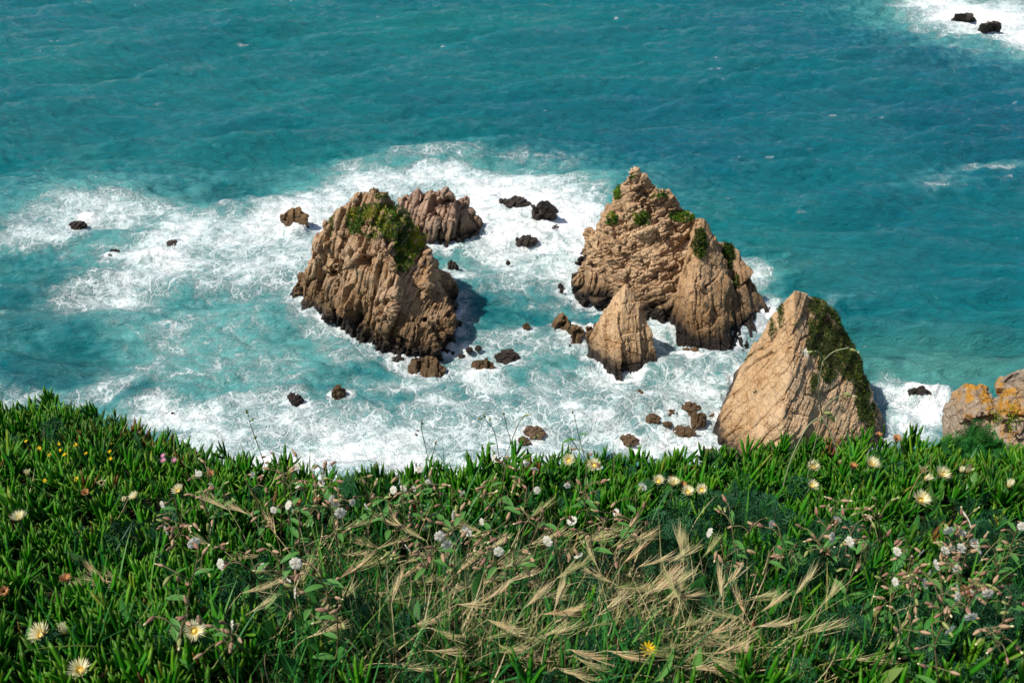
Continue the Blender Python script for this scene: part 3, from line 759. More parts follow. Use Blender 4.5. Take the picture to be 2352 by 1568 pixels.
sea = obj('sea_water', build_sea(), sea_mat()); sea['kind'] = 'structure'

# ------------------------------------------------------------------ the cliff top
EH, SL = 1.66, 0.35
EDGE = [(-500,935), (0,948), (140,950), (300,985), (430,1045), (560,1080), (700,1105), (900,1112), (1100,1098), (1300,1085), (1600,1075), (1750,1060), (1900,1052), (2050,1045), (2352,1040), (2850,1030)]
_ex, _ey = [], []
for (u, v) in EDGE:
    d = ray(u, v); tt = EH/(-d[2] - SL*d[1])
    _ex.append(d[0]*tt); _ey.append(d[1]*tt)
_ex, _ey = np.array(_ex), np.array(_ey)
def edge_y(x):
    e = np.interp(x, _ex, _ey)
    return e + 0.3*np.maximum(0, np.abs(x) - 3)*np.where(x < 0, 0.6, 0.2)
def ground_z(x, y):
    x = np.asarray(x, float); y = np.asarray(y, float)
    t = y - edge_y(x)
    drop = np.where(t > -0.25, 1.75*(t+0.25)**2/(np.maximum(t, 0)+0.75), 0)
    z = H - EH - SL*y - drop
    q = np.stack([x.ravel(), y.ravel(), np.zeros(x.size)], 1)
    z = z + ((0.05*perlin(q/0.55, 4) + 0.03*perlin(q/0.2, 5)).reshape(x.shape))*np.clip(1.5 - np.abs(t)*0.02, 0.2, 1)
    far = sstep(3, 30, t)
    z = z + far*(2.2*fbm(q/9.0, 3, 6)).reshape(x.shape)
    return np.maximum(z, -6.0)
def G(u, v):
    d = ray(u, v)
    ts = np.linspace(1.0, 9.0, 900)
    p = EYE + d*ts[:, None]
    below = np.where(p[:, 2] < ground_z(p[:, 0], p[:, 1]))[0]
    i = below[0] if len(below) else int(np.argmin(np.abs(p[:, 1] - edge_y(p[:, 0]))))
    r = p[i].copy(); r[2] = ground_z(r[0:1], r[1:2])[0]
    return r
def build_ground():
    xs = np.concatenate([-np.geomspace(90, 3.4, 40)[:-1], np.arange(-3.4, 3.41, 0.05), np.geomspace(3.4, 90, 40)[1:]])
    ys = np.concatenate([-np.geomspace(25, 0.5, 20), np.arange(-0.4, 6, 0.05), np.geomspace(6.05, 75, 80)])
    X, Y = np.meshgrid(xs, ys)
    Z = ground_z(X, Y)
    V = np.stack([X.ravel(), Y.ravel(), Z.ravel()], 1)
    nx, ny = len(xs), len(ys); idx = np.arange(nx*ny).reshape(ny, nx)
    Q = np.stack([idx[:-1, :-1], idx[:-1, 1:], idx[1:, 1:], idx[1:, :-1]], 2).reshape(-1, 4)
    return mesh_from('ground', V, Q)
def ground_mat():
    t = NT('cliff_soil'); p = t.pos()
    n = t.noise(p, 9, 6, 0.7); n2 = t.noise(p, 0.35, 6, 0.65)
    c = t.ramp(n.outputs[0], [(0.3, (0.02, 0.022, 0.008)), (0.55, (0.035, 0.035, 0.014)), (0.8, (0.09, 0.065, 0.04))])
    rock = t.ramp(n2.outputs[0], [(0.35, (0.2, 0.14, 0.09)), (0.6, (0.34, 0.23, 0.14)), (0.8, (0.08, 0.1, 0.04))])
    z = t.sep(p)[2]
    c = t.mix(t.step(z, H-5.5, H-8.5), c, rock)
    return t.done(t.bsdf(c, 0.95, 0.1, t.bump(n.outputs[0], 0.03, 1.0)))
gr = obj('ground', build_ground(), ground_mat()); gr['kind'] = 'structure'

# lichen-crusted outcrop of the cliff, at the right
A6 = [
  [P(2205,882,47), P(2232,880,46.5), P(2262,892,46), P(2268,915,45), P(2190,900,47.5), P(2172,935,47), P(2168,980,46.5), P(2230,960,44.5), P(2180,1100,45), P(2300,1100,42), P(2280,930,47), P(2290,1060,52), P(2200,1020,50)],
  [P(2272,925,46), P(2300,905,45.5), P(2340,930,44), P(2352,990,42), P(2230,1010,43.5), P(2220,1120,42), P(2420,1120,40), P(2420,960,46), P(2280,990,50)],
  [P(2298,870,44), P(2320,855,44), P(2360,848,44), P(2450,845,44), P(2520,1000,44), P(2310,935,43), P(2330,980,42), P(2380,1120,40), P(2520,1120,42), P(2400,880,50), P(2450,1060,52), P(2302,890,44)],
]
xo = [p for h in A6 for p in h]
low = [np.array([25, 42, 8]), np.array([36, 42, 8]), np.array([25, 54, 8]), np.array([40, 55, 8])]
A6.append([P(2185,1040,47), P(2300,1040,43), P(2500,1040,43), P(2450,1000,52), P(2250,1020,52)] + low)
me6 = hull_mesh(A6, 0.09)
shape_rock(me6, 71, axes((1, 0.3, -0.5), (0.2, 1, 0.3)), warp=(2.0, 0.25), layers=[((1.2, 1.7, 2.2), 0.3, 0.4, 0.15, 0.08), ((0.4, 0.6, 0.8), 0.1, 0.12, 0.08, 0.05)], ridge=(0.9, 0.05), grain=(0.4, 0.05))
outcrop = tag(obj('cliff_outcrop', me6, M_out), 'lumpy cliff outcrop crusted with orange lichen at the far right', 'rock outcrop')
moss(outcrop, [(2290,960,20,30,.6), (2330,960,20,40,.7), (2250,985,40,12,.6)], 1500, M_moss, 0.10, 12)

# ------------------------------------------------------------------ ground cover
def ell(u, v, L):
    w = np.zeros(np.shape(u))
    for (cu, cv, ru, rv, s) in L:
        w = np.maximum(w, s*np.exp(-1.2*(((u-cu)/ru)**2 + ((v-cv)/rv)**2)**1.6))
    return w
FEATHER = [(1600,1240,190,75,1), (290,1250,110,40,.9), (620,1395,150,45,.9), (1890,1290,120,70,.9), (2270,1250,130,70,.8), (2300,1430,150,90,.9), (870,1440,110,50,.9), (1420,1490,120,40,.6), (1330,1330,100,40,.7), (120,1490,100,30,.6), (1720,1200,110,60,1), (2010,1480,200,60,.5), (760,1180,90,40,.4), (1560,1350,120,40,.8)]
DRY = [(800,1280,110,50,1), (1310,1290,120,50,.9), (1080,1470,260,75,1), (1460,1420,170,80,1), (1660,1490,110,70,1), (930,1500,120,60,.9), (1200,1370,150,45,.6), (1900,1510,150,50,.8), (640,1320,90,40,.5), (1150,1240,200,50,.35), (520,1560,150,40,.6), (2060,1420,120,40,.4), (1730,1420,60,60,.7)]
GRASS = [(1000,1330,420,140,.9), (1300,1500,600,90,1), (700,1480,250,120,.9), (1800,1450,400,120,.8), (450,1420,250,120,.5), (900,1200,350,90,.6), (2200,1380,250,130,.7)]
def scatter(n, seed, ymax_off=0.35):
    rg = np.random.default_rng(seed)
    y = 1.0 + 5.0*rg.random(n)**1.25; x = rg.uniform(-1, 1, n)*(1.35 + 0.66*y)
    m = y < edge_y(x) + ymax_off
    x, y = x[m], y[m]; z = ground_z(x, y)
    u, v, d = pix(np.stack([x, y, z + 0.06], 1))
    return x, y, z, u, v, rg
def bands(u, v, y, x):
    fe = ell(u, v, FEATHER); dr = ell(u, v, DRY); gs = ell(u, v, GRASS)
    toedge = edge_y(x) - y
    ice = np.clip(1.0 - 0.9*fe - 0.92*dr - 0.75*gs, 0.03, 1)
    ice = np.maximum(ice, sstep(0.55, 0.1, toedge)*0.95)
    ice = ice*np.where(v > 1290, 0.35, 1)*np.where((u > 620) & (u < 1640), sstep(0.9, 0.35, toedge)*.7 + .3, 1)
    ice = np.where(u < 560, np.maximum(ice, 0.8*(1-fe)*sstep(640, 420, u)), ice)
    ice = np.maximum(ice, ell(u, v, [(1800,1500,90,60,.8), (1640,1290,60,50,.6), (1960,1540,60,40,.7)]))
    return ice, fe, dr, gs

# fig-marigold leaves: three-sided fleshy fingers
tz = np.array([0, .35, .8]); tw = np.array([.6, 1.0, .72])
lv = []
for z_, w_ in zip(tz, tw):
    for k in range(3):
        a_ = math.pi/2 + k*2.094
        lv.append((math.cos(a_)*w_*0.072, math.sin(a_)*w_*0.072 - 0.22*z_**2, z_))
lv.append((0, -0.21, 1.0))
lq = [(i*3+k, i*3+(k+1) % 3, (i+1)*3+(k+1) % 3, (i+1)*3+k) for i in range(2) for k in range(3)]
lt = [(6+k, 6+(k+1) % 3, 9) for k in range(3)]
FINGER = (np.array(lv), np.array(lq), np.array(lt), np.concatenate([np.repeat(tz, 3), [1.0]]))
def fleshy_shoots(x, y, z, rg, rndc, h=(-0.02, 0.05), length=(0.06, 0.135), pairs=3):
    n = len(x); T = []; D = []; L = []; R = []; B = []
    ax = np.stack([rg.normal(0.05, .42, n), rg.normal(-0.08, .42, n), np.ones(n)], 1)
    hh = rg.uniform(*h, n); ph = rg.uniform(0, 6.28, n); sz = rg.uniform(*length, n)
    for p in range(pairs):
        for s in (0, 1):
            a = ph + s*math.pi + p*1.57 + rg.normal(0, .2, n)
            tilt = np.clip(0.95 - 0.30*p + rg.normal(0, .22, n), 0.06, 1.4)
            d = ax/np.linalg.norm(ax, axis=1, keepdims=True)*np.cos(tilt)[:, None] + np.stack([np.cos(a), np.sin(a), np.zeros(n)], 1)*np.sin(tilt)[:, None]
            T.append(np.stack([x, y, z + hh], 1) + ax*(0.012*p)); D.append(d)
            L.append(sz*(1.0 - 0.12*abs(p-1))*rg.uniform(0.8, 1.15, n)); R.append(np.clip(rndc + rg.normal(0, .09, n), 0, 1))
    T = np.concatenate(T); D = np.concatenate(D); L = np.concatenate(L); R = np.concatenate(R)
    M = frames(D)
    wj = rg.uniform(0.85, 1.25, len(L))
    M = M*np.stack([L*wj, L*np.ones_like(wj), L], 1)[:, None, :]
    return instance(FINGER, M, T, {'rnd': R})
M_ice = leaf_mat('fleshy_leaf', [(0, (0.008, 0.080, 0.004)), (0.35, (0.020, 0.175, 0.004)), (0.62, (0.058, 0.290, 0.008)), (0.78, (0.19, 0.36, 0.02)), (0.86, (0.17, 0.10, 0.02)), (1, (0.15, 0.022, 0.014))],
                 tip=(0.18, 0.20, 0.02), tipw=0.35, rough=0.42, spec=0.28, trans=0.25)
x, y, z, u, v, rg = scatter(54000, 21, 0.3)
ice, fe, dr, gs = bands(u, v, y, x)
pt = fbm(np.stack([x, y, np.zeros_like(x)], 1)/0.22, 2, 14)
k = rg.random(len(x)) < ice*np.clip(0.36 + 0.75*pt, 0.05, 0.62)
x, y, z, u, v = x[k], y[k], z[k], u[k], v[k]
q = np.stack([x, y, np.zeros_like(x)], 1)
c = np.clip(0.40 + 0.6*fbm(q/0.35, 3, 8) + rg.normal(0, .13, len(x)), 0, .74)
z = z + 0.05*np.clip(fbm(q/0.28, 2, 15) + .1, 0, 1)
red = ell(u, v, [(400,1000,140,50,.8), (290,965,80,25,.7), (480,1040,60,25,.9), (2080,1010,60,20,.7), (2010,1030,50,20,.4)])
c = np.where(rg.random(len(x)) < red, rg.uniform(.84, 1, len(x)), c)
c = np.where(rg.random(len(x)) < 0.02, rg.uniform(.76, .95, len(x)), c)
vv, qq, tt, at = fleshy_shoots(x, y, z, rg, c)
# taller shoots that break the skyline
sx, sy, sz_ = [], [], []
for (pu, n_) in [(40,6), (145,10), (100,5), (300,4), (390,6), (660,14), (950,8), (1020,4), (1140,12), (1210,6), (1330,7), (1390,9), (1510,10), (1440,8), (1540,6), (1640,10), (1690,7), (1810,10), (1880,6), (2060,7), (730,4), (840,4), (1270,5), (1760,6), (1960,6), (2120,5), (210,6), (590,4)]:
    g = G(pu, np.interp(pu, [e[0] for e in EDGE], [e[1] for e in EDGE]) + 6)
    for i in range(n_):
        px_, py_ = g[0] + random.gauss(0, .05), g[1] - abs(random.gauss(0, .05))
        sx.append(px_); sy.append(py_); sz_.append(float(ground_z(np.array([px_]), np.array([py_]))[0]) + random.uniform(0.0, 0.05))
sx, sy, sz_ = map(np.array, (sx, sy, sz_))
v2_, q2_, t2_, a2_ = fleshy_shoots(sx, sy, sz_, rg, np.clip(rg.normal(.38, .1, len(sx)), 0, .7), (0.03, 0.12), (0.07, 0.115), 4)
vv, qq, tt, at = merge([(vv, qq, tt, at), (v2_, q2_, t2_, a2_)])
o = obj('ice_plant_carpet', mesh_from('ice_plant_carpet', vv, qq, tt, at), M_ice)
tag(o, 'dense carpet of green fleshy finger leaves covering the cliff top', 'ice plant', None, 'stuff')

# feathery dark herb
def frond():
    V = []; Q = []; T = []
    def quad(p, d, l, w, nrm, t):
        s = np.cross(d, nrm); s /= np.linalg.norm(s) + 1e-9
        i = len(V); V.extend([p - s*w*.5, p + s*w*.5, p + d*l + s*w*.3, p + d*l - s*w*.3]); Q.append((i, i+1, i+2, i+3)); T.extend([t]*4)
    rr = random.Random(5); up = np.array([0, 1.0, 0])
    quad(np.zeros(3), np.array([0, 0, 1.0]), 1, .02, up, .3)
    for i in range(8):
        zc = .18 + i*.105; L = .42*math.sin(math.pi*(.25 + .09*i))
        for s in (-1, 1):
            d = np.array([s*.8, -.15 + rr.uniform(-.15, .15), .55]); d /= np.linalg.norm(d)
            p = np.array([0, -.12*zc*zc, zc])
            for j in range(4):
                pp = p + d*L*(.15 + .26*j)
                for e in (-1, 1):
                    dd = d*.6 + np.array([rr.uniform(-.4, .4), rr.uniform(-.3, .5), e*.8]); dd /= np.linalg.norm(dd)
                    quad(pp, dd, .10, .035, np.array([rr.uniform(-.4, .4), 1, rr.uniform(-.4, .4)]), zc)
    return (np.array(V), np.array(Q), np.zeros((0, 3), int), np.array(T))
FR = frond()
M_fe = leaf_mat('feathery_leaf', [(0, (0.008, 0.045, 0.018)), (0.5, (0.016, 0.085, 0.032)), (1, (0.045, 0.15, 0.04))], rough=0.6, spec=0.25, trans=0.15)
def fronds(x, y, z, rg, h=(0.0, 0.07), L=(.07, .13), rnd=None, spread=.6):
    n = len(x)
    D = np.stack([rg.normal(0, spread, n), rg.normal(-.15, spread, n), np.ones(n)], 1)
    l = rg.uniform(*L, n)
    return instance(FR, frames(D, rg.uniform(0, 6.28, n))*l[:, None, None], np.stack([x, y, z + rg.uniform(*h, n)], 1), {'rnd': np.clip(rg.normal(.45, .22, n), 0, 1) if rnd is None else rnd})
x, y, z, u, v, rg = scatter(23000, 31, 0.0)
fe = ell(u, v, FEATHER); k = rg.random(len(x)) < fe*0.85 + 0.03
vv, qq, tt, at = fronds(x[k], y[k], z[k], rg)
o = obj('feathery_herb', mesh_from('feathery_herb', vv, qq, tt, at), M_fe)
tag(o, 'dark green feathery fern-like herb growing in patches among the carpet', 'herb', None, 'stuff')

# blades of grass
def ribbon_tpl(n=6, bend=0.5):
    t = np.linspace(0, 1, n); w = np.minimum(1, 1.25*(1-t)**.6)*.5
    V = []; 
    for a_, b_ in zip(t, w): V += [(-b_, -bend*a_**2, a_*(1-.25*bend*a_)), (b_, -bend*a_**2, a_*(1-.25*bend*a_))]
    Q = [(2*i, 2*i+1, 2*i+3, 2*i+2) for i in range(n-1)]
    return (np.array(V), np.array(Q), np.zeros((0, 3), int), np.repeat(t, 2))
RB = [ribbon_tpl(6, .25), ribbon_tpl(7, .7), ribbon_tpl(8, 1.2)]
def blades(x, y, z, rg, L, Wd, rnd, lean=(0, 0), spread=.35, kind=None):
    out = []; n = len(x); kk = rg.integers(0, 3, n) if kind is None else np.full(n, kind)
    D = np.stack([rg.normal(lean[0], spread, n), rg.normal(lean[1], spread, n), np.ones(n)], 1)
    l = rg.uniform(*L, n); w = rg.uniform(*Wd, n)
    M = frames(D)*np.stack([w, l, l], 1)[:, None, :]
    T = np.stack([x, y, z - .01], 1)
    for i in range(3):
        m = kk == i
        if m.any(): out.append(instance(RB[i], M[m], T[m], {'rnd': rnd[m]}))
    return merge(out)
M_gr = leaf_mat('grass_blade', [(0, (0.012, 0.095, 0.024)), (0.45, (0.026, 0.19, 0.026)), (0.75, (0.09, 0.28, 0.015)), (0.9, (0.17, 0.20, 0.03)), (1, (0.36, 0.27, 0.10))], rough=0.5, spec=0.3, trans=0.25)
x, y, z, u, v, rg = scatter(75000, 41, 0.1)
gs = ell(u, v, GRASS); k = rg.random(len(x)) < gs*0.55 + 0.05
n = k.sum(); q = np.stack([x[k], y[k], np.zeros(n)], 1)
r = np.clip(.38 + .5*fbm(q/.4, 2, 18) + rg.normal(0, .2, n), 0, 1)
vv, qq, tt, at = blades(x[k], y[k], z[k], rg, (.08, .22), (.004, .011), r, (.15, .0), .5)
o = obj('green_grass', mesh_from('green_grass', vv, qq, tt, at), M_gr)
tag(o, 'long green grass blades growing through the carpet', 'grass', None, 'stuff')

# low broad leaves
def lance():
    n = 6; t = np.linspace(0, 1, n); w = .17*np.sin(np.pi*np.clip(t*.93+.05, 0, 1))**.8
    V = []
    for a_, b_ in zip(t, w): V += [(-b_, -.35*a_**2 + .35*b_, a_), (0, -.35*a_**2, a_), (b_, -.35*a_**2 + .35*b_, a_)]
    Q = []
    for i in range(n-1): Q += [(3*i, 3*i+1, 3*i+4, 3*i+3), (3*i+1, 3*i+2, 3*i+5, 3*i+4)]
    return (np.array(V), np.array(Q), np.zeros((0, 3), int), np.repeat(t, 3))
LN = lance()
M_br = leaf_mat('broad_leaf', [(0, (0.022, 0.12, 0.024)), (0.5, (0.055, 0.21, 0.035)), (0.85, (0.15, 0.28, 0.06)), (1, (0.22, 0.15, 0.05))], rough=0.5, spec=0.35, trans=0.2)
x, y, z, u, v, rg = scatter(24000, 51, 0.05)
wb = np.maximum(ell(u, v, [(1000,1150,500,80,.5), (2050,1260,300,120,.8), (600,1480,300,90,.9), (1300,1440,600,120,.45), (450,1180,160,70,.4), (2100,1450,300,90,.7)]), .05)
k = rg.random(len(x)) < wb*.45; n = k.sum()
D = np.stack([rg.normal(0, .9, n), rg.normal(-.2, .9, n), np.ones(n)*.8], 1); l = rg.uniform(.05, .12, n)
vv, qq, tt, at = instance(LN, frames(D, rg.normal(0, .5, n))*l[:, None, None], np.stack([x[k], y[k], z[k] + rg.uniform(0, .09, n)], 1), {'rnd': np.clip(rg.normal(.45, .25, n), 0, 1)})
o = obj('broadleaf_cover', mesh_from('broadleaf_cover', vv, qq, tt, at), M_br)
tag(o, 'grey-green lance-shaped leaves filling the gaps in the carpet', 'ground cover', None, 'stuff')

# strands of dry grass lying through the green
M_dry = leaf_mat('dry_blade', [(0, (0.14, 0.22, 0.04)), (0.35, (0.36, 0.36, 0.13)), (0.75, (0.70, 0.57, 0.33)), (1, (0.60, 0.38, 0.19))], rough=0.6, spec=0.25, trans=0.3)
x, y, z, u, v, rg = scatter(36000, 61, 0.0)
dr = ell(u, v, DRY); k = rg.random(len(x)) < dr*0.50 + 0.012
n = k.sum(); q = np.stack([x[k], y[k], np.zeros(n)], 1)
r = np.clip(.5 + .5*fbm(q/.25, 2, 19) + rg.normal(0, .22, n), 0, 1)
vv, qq, tt, at = blades(x[k], y[k], z[k] + rg.uniform(0, .07, n), rg, (.09, .22), (.002, .0045), r, (.55, .15), .75)
o = obj('dry_grass', mesh_from('dry_grass', vv, qq, tt, at), M_dry)
tag(o, 'straw-coloured dry grass strands tangled over the green at the front', 'grass', None, 'stuff')

# ------------------------------------------------------------------ labels by place
WORDS = ['first', 'second', 'third', 'fourth', 'fifth', 'sixth', 'seventh', 'eighth', 'ninth', 'tenth', 'eleventh', 'twelfth', 'thirteenth', 'fourteenth', 'fifteenth', 'sixteenth', 'seventeenth', 'eighteenth', 'nineteenth', 'twentieth', 'twenty-first', 'twenty-second', 'twenty-third', 'twenty-fourth', 'twenty-fifth', 'twenty-sixth']
NUM = ['no', 'one', 'two', 'three', 'four', 'five', 'six', 'seven', 'eight']
def place(u, v):
    e = np.interp(u, [q_[0] for q_ in EDGE], [q_[1] for q_ in EDGE])
    row = 'at the cliff edge' if v < e + 55 else 'in upper carpet' if v < 1220 else 'in mid carpet' if v < 1400 else 'near the bottom'
    colm = [(260, 'by the left border'), (640, 'left of the green-capped stack'), (1090, 'below the green-capped stack'), (1330, 'below the gap between stacks'),
            (1640, 'below the small pyramid stack'), (2060, 'below the sharp-ridged stack'), (9999, 'below the lichen outcrop')]
    return row, next(n_ for lim, n_ in colm if u < lim)
PENDING = []       # (object, kind word, look, u, v)
def later(o, kind, look, u, v): PENDING.append((o, kind, look, u, v))
def name_all():
    cells = {}
    for t_ in PENDING: cells.setdefault((t_[1],) + place(t_[3], t_[4]), []).append(t_)
    for (kind, row, colm), L in cells.items():
        L.sort(key=lambda t_: t_[3])
        for i, (o, _, look, u, v) in enumerate(L):
            head = kind if len(L) == 1 else '%s %s from left' % (WORDS[i], kind) if i else 'leftmost %s' % kind
            s = '%s %s %s%s' % (head, row, colm, ', ' + look if look else '')
            w = s.split()
            if len(w) > 16: s = '%s %s %s' % (head, row, colm)
            o['label'] = s

# ------------------------------------------------------------------ fig-marigold flowers
M_pet = leaf_mat('cream_petal', [(0, (0.80, 0.70, 0.30)), (0.5, (0.86, 0.80, 0.50)), (1, (0.86, 0.84, 0.68))], base=(0.78, 0.52, 0.05), rough=0.6, spec=0.2, trans=0.35)
M_org = leaf_mat('withered_petal', [(0, (0.40, 0.15, 0.03)), (0.5, (0.52, 0.25, 0.09)), (1, (0.60, 0.34, 0.20))], rough=0.7, spec=0.1, trans=0.2)
M_yel = leaf_mat('yellow_petal', [(0, (0.78, 0.48, 0.005)), (1, (0.82, 0.60, 0.02))], rough=0.6, spec=0.2, trans=0.2)
M_white = leaf_mat('white_petal', [(0, (0.88, 0.82, 0.68)), (1, (0.90, 0.88, 0.77))], rough=0.6, spec=0.2, trans=0.5)
M_pink = leaf_mat('pink_petal', [(0, (0.45, 0.14, 0.32)), (1, (0.60, 0.28, 0.45))], rough=0.6, spec=0.2, trans=0.2)
M_green = leaf_mat('stem_green', [(0, (0.06, 0.12, 0.04)), (1, (0.10, 0.15, 0.05))], rough=0.55, spec=0.3)
def petal_ring(n, L, w, open_, seed, rows=2):
    rg = np.random.default_rng(seed); out = []
    for r_ in range(rows):
        a = np.arange(n)*2*math.pi/n + r_*.05 + rg.normal(0, .06, n)
        op = np.clip(open_ - .22*r_ + rg.normal(0, .12, n), 0.05, 1.6)
        D = np.stack([np.cos(a)*np.sin(op), np.sin(a)*np.sin(op), np.cos(op)], 1)
        M = frames(D)*np.stack([np.full(n, w), np.full(n, L), L*rg.uniform(.8, 1.08, n)], 1)[:, None, :]
        T = np.stack([np.cos(a)*.25*L, np.sin(a)*.25*L, np.full(n, .002*r_)], 1)
        tp = ribbon_tpl(4, -.18 if open_ > .5 else -.3)
        tp = (tp[0]*np.array([1, 1, 1]), tp[1], tp[2], tp[3])
        out.append(instance(tp, M, T, {'rnd': rg.uniform(0, 1, n)}))
    return merge(out)
def dome(r, h, seg=10, rings=4, z0=0.0, flip=1):
    V = []; Q = []; R = []
    for i in range(rings):
        a = i/rings*math.pi/2
        for j in range(seg):
            b = j*2*math.pi/seg; V.append((r*math.cos(a)*math.cos(b), r*math.cos(a)*math.sin(b), z0 + flip*h*math.sin(a)))
    V.append((0, 0, z0 + flip*h)); top = len(V)-1
    for i in range(rings-1):
        for j in range(seg): Q.append((i*seg+j, i*seg+(j+1) % seg, (i+1)*seg+(j+1) % seg, (i+1)*seg+j))
    for j in range(seg): R.append(((rings-1)*seg+j, (rings-1)*seg+(j+1) % seg, top))
    n = len(V); return np.array(V), np.array(Q), np.array(R), {'t': np.full(n, .8), 'rnd': np.full(n, .5)}
def mk(nm, g): return mesh_from(nm, g[0], g[1], g[2], g[3])
FM = {}
for kd_, op, n_, L_, mt in (('open', 1.0, 52, .030, M_pet), ('half', .62, 44, .030, M_pet), ('cone', .22, 26, .030, M_pet), ('withered', .75, 22, .017, M_org)):
    FM[kd_] = mk('petal_ring', petal_ring(n_, L_, .0034 if kd_ != 'withered' else .005, op, 5)); FM[kd_].materials.append(mt)
M_disc = leaf_mat('disc_yellow', [(0, (0.80, 0.58, 0.10)), (1, (0.82, 0.64, 0.16))], rough=.7, spec=.2)
disc_me = mk('disc', dome(.0075, .006)); disc_me.materials.append(M_disc)
cal_g = merge([dome(.011, .016, 10, 4, 0, -1), tube([(0, 0, -.012), (0.002, 0, -.05), (0.006, 0.003, -.11)], .0035, 5)])
cal_me = mk('calyx', cal_g); cal_me.materials.append(M_green)
def headpoint(u, v, below=80):
    g = G(u, v + below); return P(u, v, g[1])
FL = [(45,1193,'half',1.0), (97,1458,'half',1.15), (185,1541,'half',1.05), (152,1450,'cone',.9), (447,1449,'open',.9), (402,1455,'cone',.9), (411,1128,'half',.85), (310,1143,'half',.75), (232,1109,'cone',.9), (284,1150,'cone',.6),
      (1307,1058,'half',.95), (1365,1069,'half',1.0), (1512,1106,'half',.85), (1546,1113,'half',.95), (1580,1132,'half',.9), (1612,1126,'half',.8), (1999,1068,'half',1.15), (1868,1074,'half',.95), (1864,1117,'half',.85), (2160,1091,'half',1.15), (2120,1083,'cone',1.0), (2126,1100,'cone',.9), (2221,1083,'cone',.9), (2208,1082,'cone',.7),
      (2113,1150,'half',1.2), (2318,1116,'cone',.9), (64,1089,'cone',.7), (2060,1008,'withered',1.1), (2019,1000,'withered',.9), (1959,1072,'withered',1.0), (1894,1268,'withered',.9), (2216,1360,'withered',1.1), (196,1132,'withered',.9), (150,1332,'withered',1.1), (484,1089,'withered',.9), (9,1358,'withered',.9), (1567,1113,'withered',.9), (726,1150,'withered',.9), (1540,1100,'withered',.7), (684,1155,'withered',1.0)]
LOOK = {'open': 'wide open, cream', 'half': 'half open, cream', 'cone': 'narrow and closed, pale yellow', 'withered': 'withered orange'}
for (u, v, kd_, s) in FL:
    p = headpoint(u, v)
    r = empty('ice_plant_flower', p)
    tl = Vector((random.gauss(0, .25), random.gauss(-.25, .15), 1)).normalized()
    r.rotation_euler = tl.to_track_quat('Z', 'Y').to_euler(); r.rotation_euler.rotate_axis('Z', random.uniform(0, 6.28)); r.scale = (s, s, s)
    obj('petal_ring', FM[kd_], None, r)
    if kd_ in ('open', 'half'): obj('disc', disc_me, None, r)
    obj('calyx', cal_me, None, r)
    tag(r, None, 'flower', 'ice plant flowers in the carpet'); later(r, 'ice plant flower' if kd_ != 'withered' else 'withered orange flower', LOOK[kd_] if kd_ != 'withered' else '', u, v)
# small yellow and pink flowers, one bigger yellow daisy
def small_flower(nm, u, v, s, mat, lab, cat, group, n=14):
    p = headpoint(u, v, 66); r = empty(nm, p); r.scale = (s, s, s)
    g = petal_ring(n, .012, .0032, 1.15, 3, 2); me = SM.setdefault(mat.name, None) or mk('petal_ring', g)
    if SM[mat.name] is None: me.materials.append(mat); SM[mat.name] = me
    obj('petal_ring', me, None, r); 
    if 'stem' not in SM: SM['stem'] = mk('stem', tube([(0, 0, 0), (.003, 0, -.03), (.008, .004, -.09)], .0015, 4)); SM['stem'].materials.append(M_green)
    obj('stem', SM['stem'], None, r)
    if 'disc' not in SM: SM['disc'] = mk('disc', dome(.005, .004)); SM['disc'].materials.append(M_yel)
    obj('disc', SM['disc'], None, r)
    r.rotation_euler = (random.uniform(.1, .5), random.gauss(0, .2), 0)
    tag(r, None, cat, group); later(r, lab, '', u, v)
SM = {}
for (zu, zv) in [(140,278), (312,293), (318,327), (346,350), (403,298), (585,330), (588,290), (460,343), (591,370), (207,318), (240,488), (410,480), (265,352)]:
    small_flower('yellow_flower', zu/2.187*.9408, (950 + zv/2.187)*.9408, random.uniform(.6, .9), M_yel, 'small yellow flower', 'flower', 'small yellow flowers at the left', 12)
for (zu, zv) in [(873,355), (930,378), (872,380)]:
    small_flower('clover_flower', zu/2.187*.9408, (950 + zv/2.187)*.9408, .85, M_pink, 'small pink flower', 'flower', 'small pink flowers at the left', 16)
small_flower('yellow_daisy', 1488, 1492, 1.75, M_yel, 'bright yellow daisy', 'flower', None, 22)

# ------------------------------------------------------------------ campions
def lathe(prof, seg=8):
    V = []; Q = []
    for (r_, z_) in prof:
        for j in range(seg):
            b = j*2*math.pi/seg; V.append((r_*math.cos(b), r_*math.sin(b), z_))
    for i in range(len(prof)-1):
        for j in range(seg): Q.append((i*seg+j, i*seg+(j+1) % seg, (i+1)*seg+(j+1) % seg, (i+1)*seg+j))
    n = len(V); t = np.repeat(np.linspace(0, 1, len(prof)), seg)
    return np.array(V), np.array(Q), np.zeros((0, 3), int), {'t': t, 'rnd': np.tile(np.where(np.arange(seg) % 2, .2, .8), len(prof))}
calyx_prof = [(.0005, 0), (.0035, .002), (.0058, .008), (.0062, .014), (.0050, .020), (.0034, .025), (.0026, .028), (.0005, .029)]
M_cal = leaf_mat('pink_calyx', [(0, (0.17, 0.065, 0.045)), (1, (0.33, 0.19, 0.12))], tip=(0.36, 0.30, 0.13), tipw=.5, rough=.55, spec=.3)
M_cal2 = leaf_mat('tan_calyx', [(0, (0.27, 0.15, 0.085)), (1, (0.42, 0.30, 0.17))], rough=.55, spec=.3)
M_cal3 = leaf_mat('green_calyx', [(0, (0.14, 0.18, 0.045)), (1, (0.32, 0.34, 0.11))], tip=(0.28, 0.25, 0.07), tipw=.5, rough=.55, spec=.3)
CALY = []
for m_ in (M_cal, M_cal2, M_cal3):
    me = mk('calyx', lathe(calyx_prof)); me.materials.append(m_); CALY.append(me)
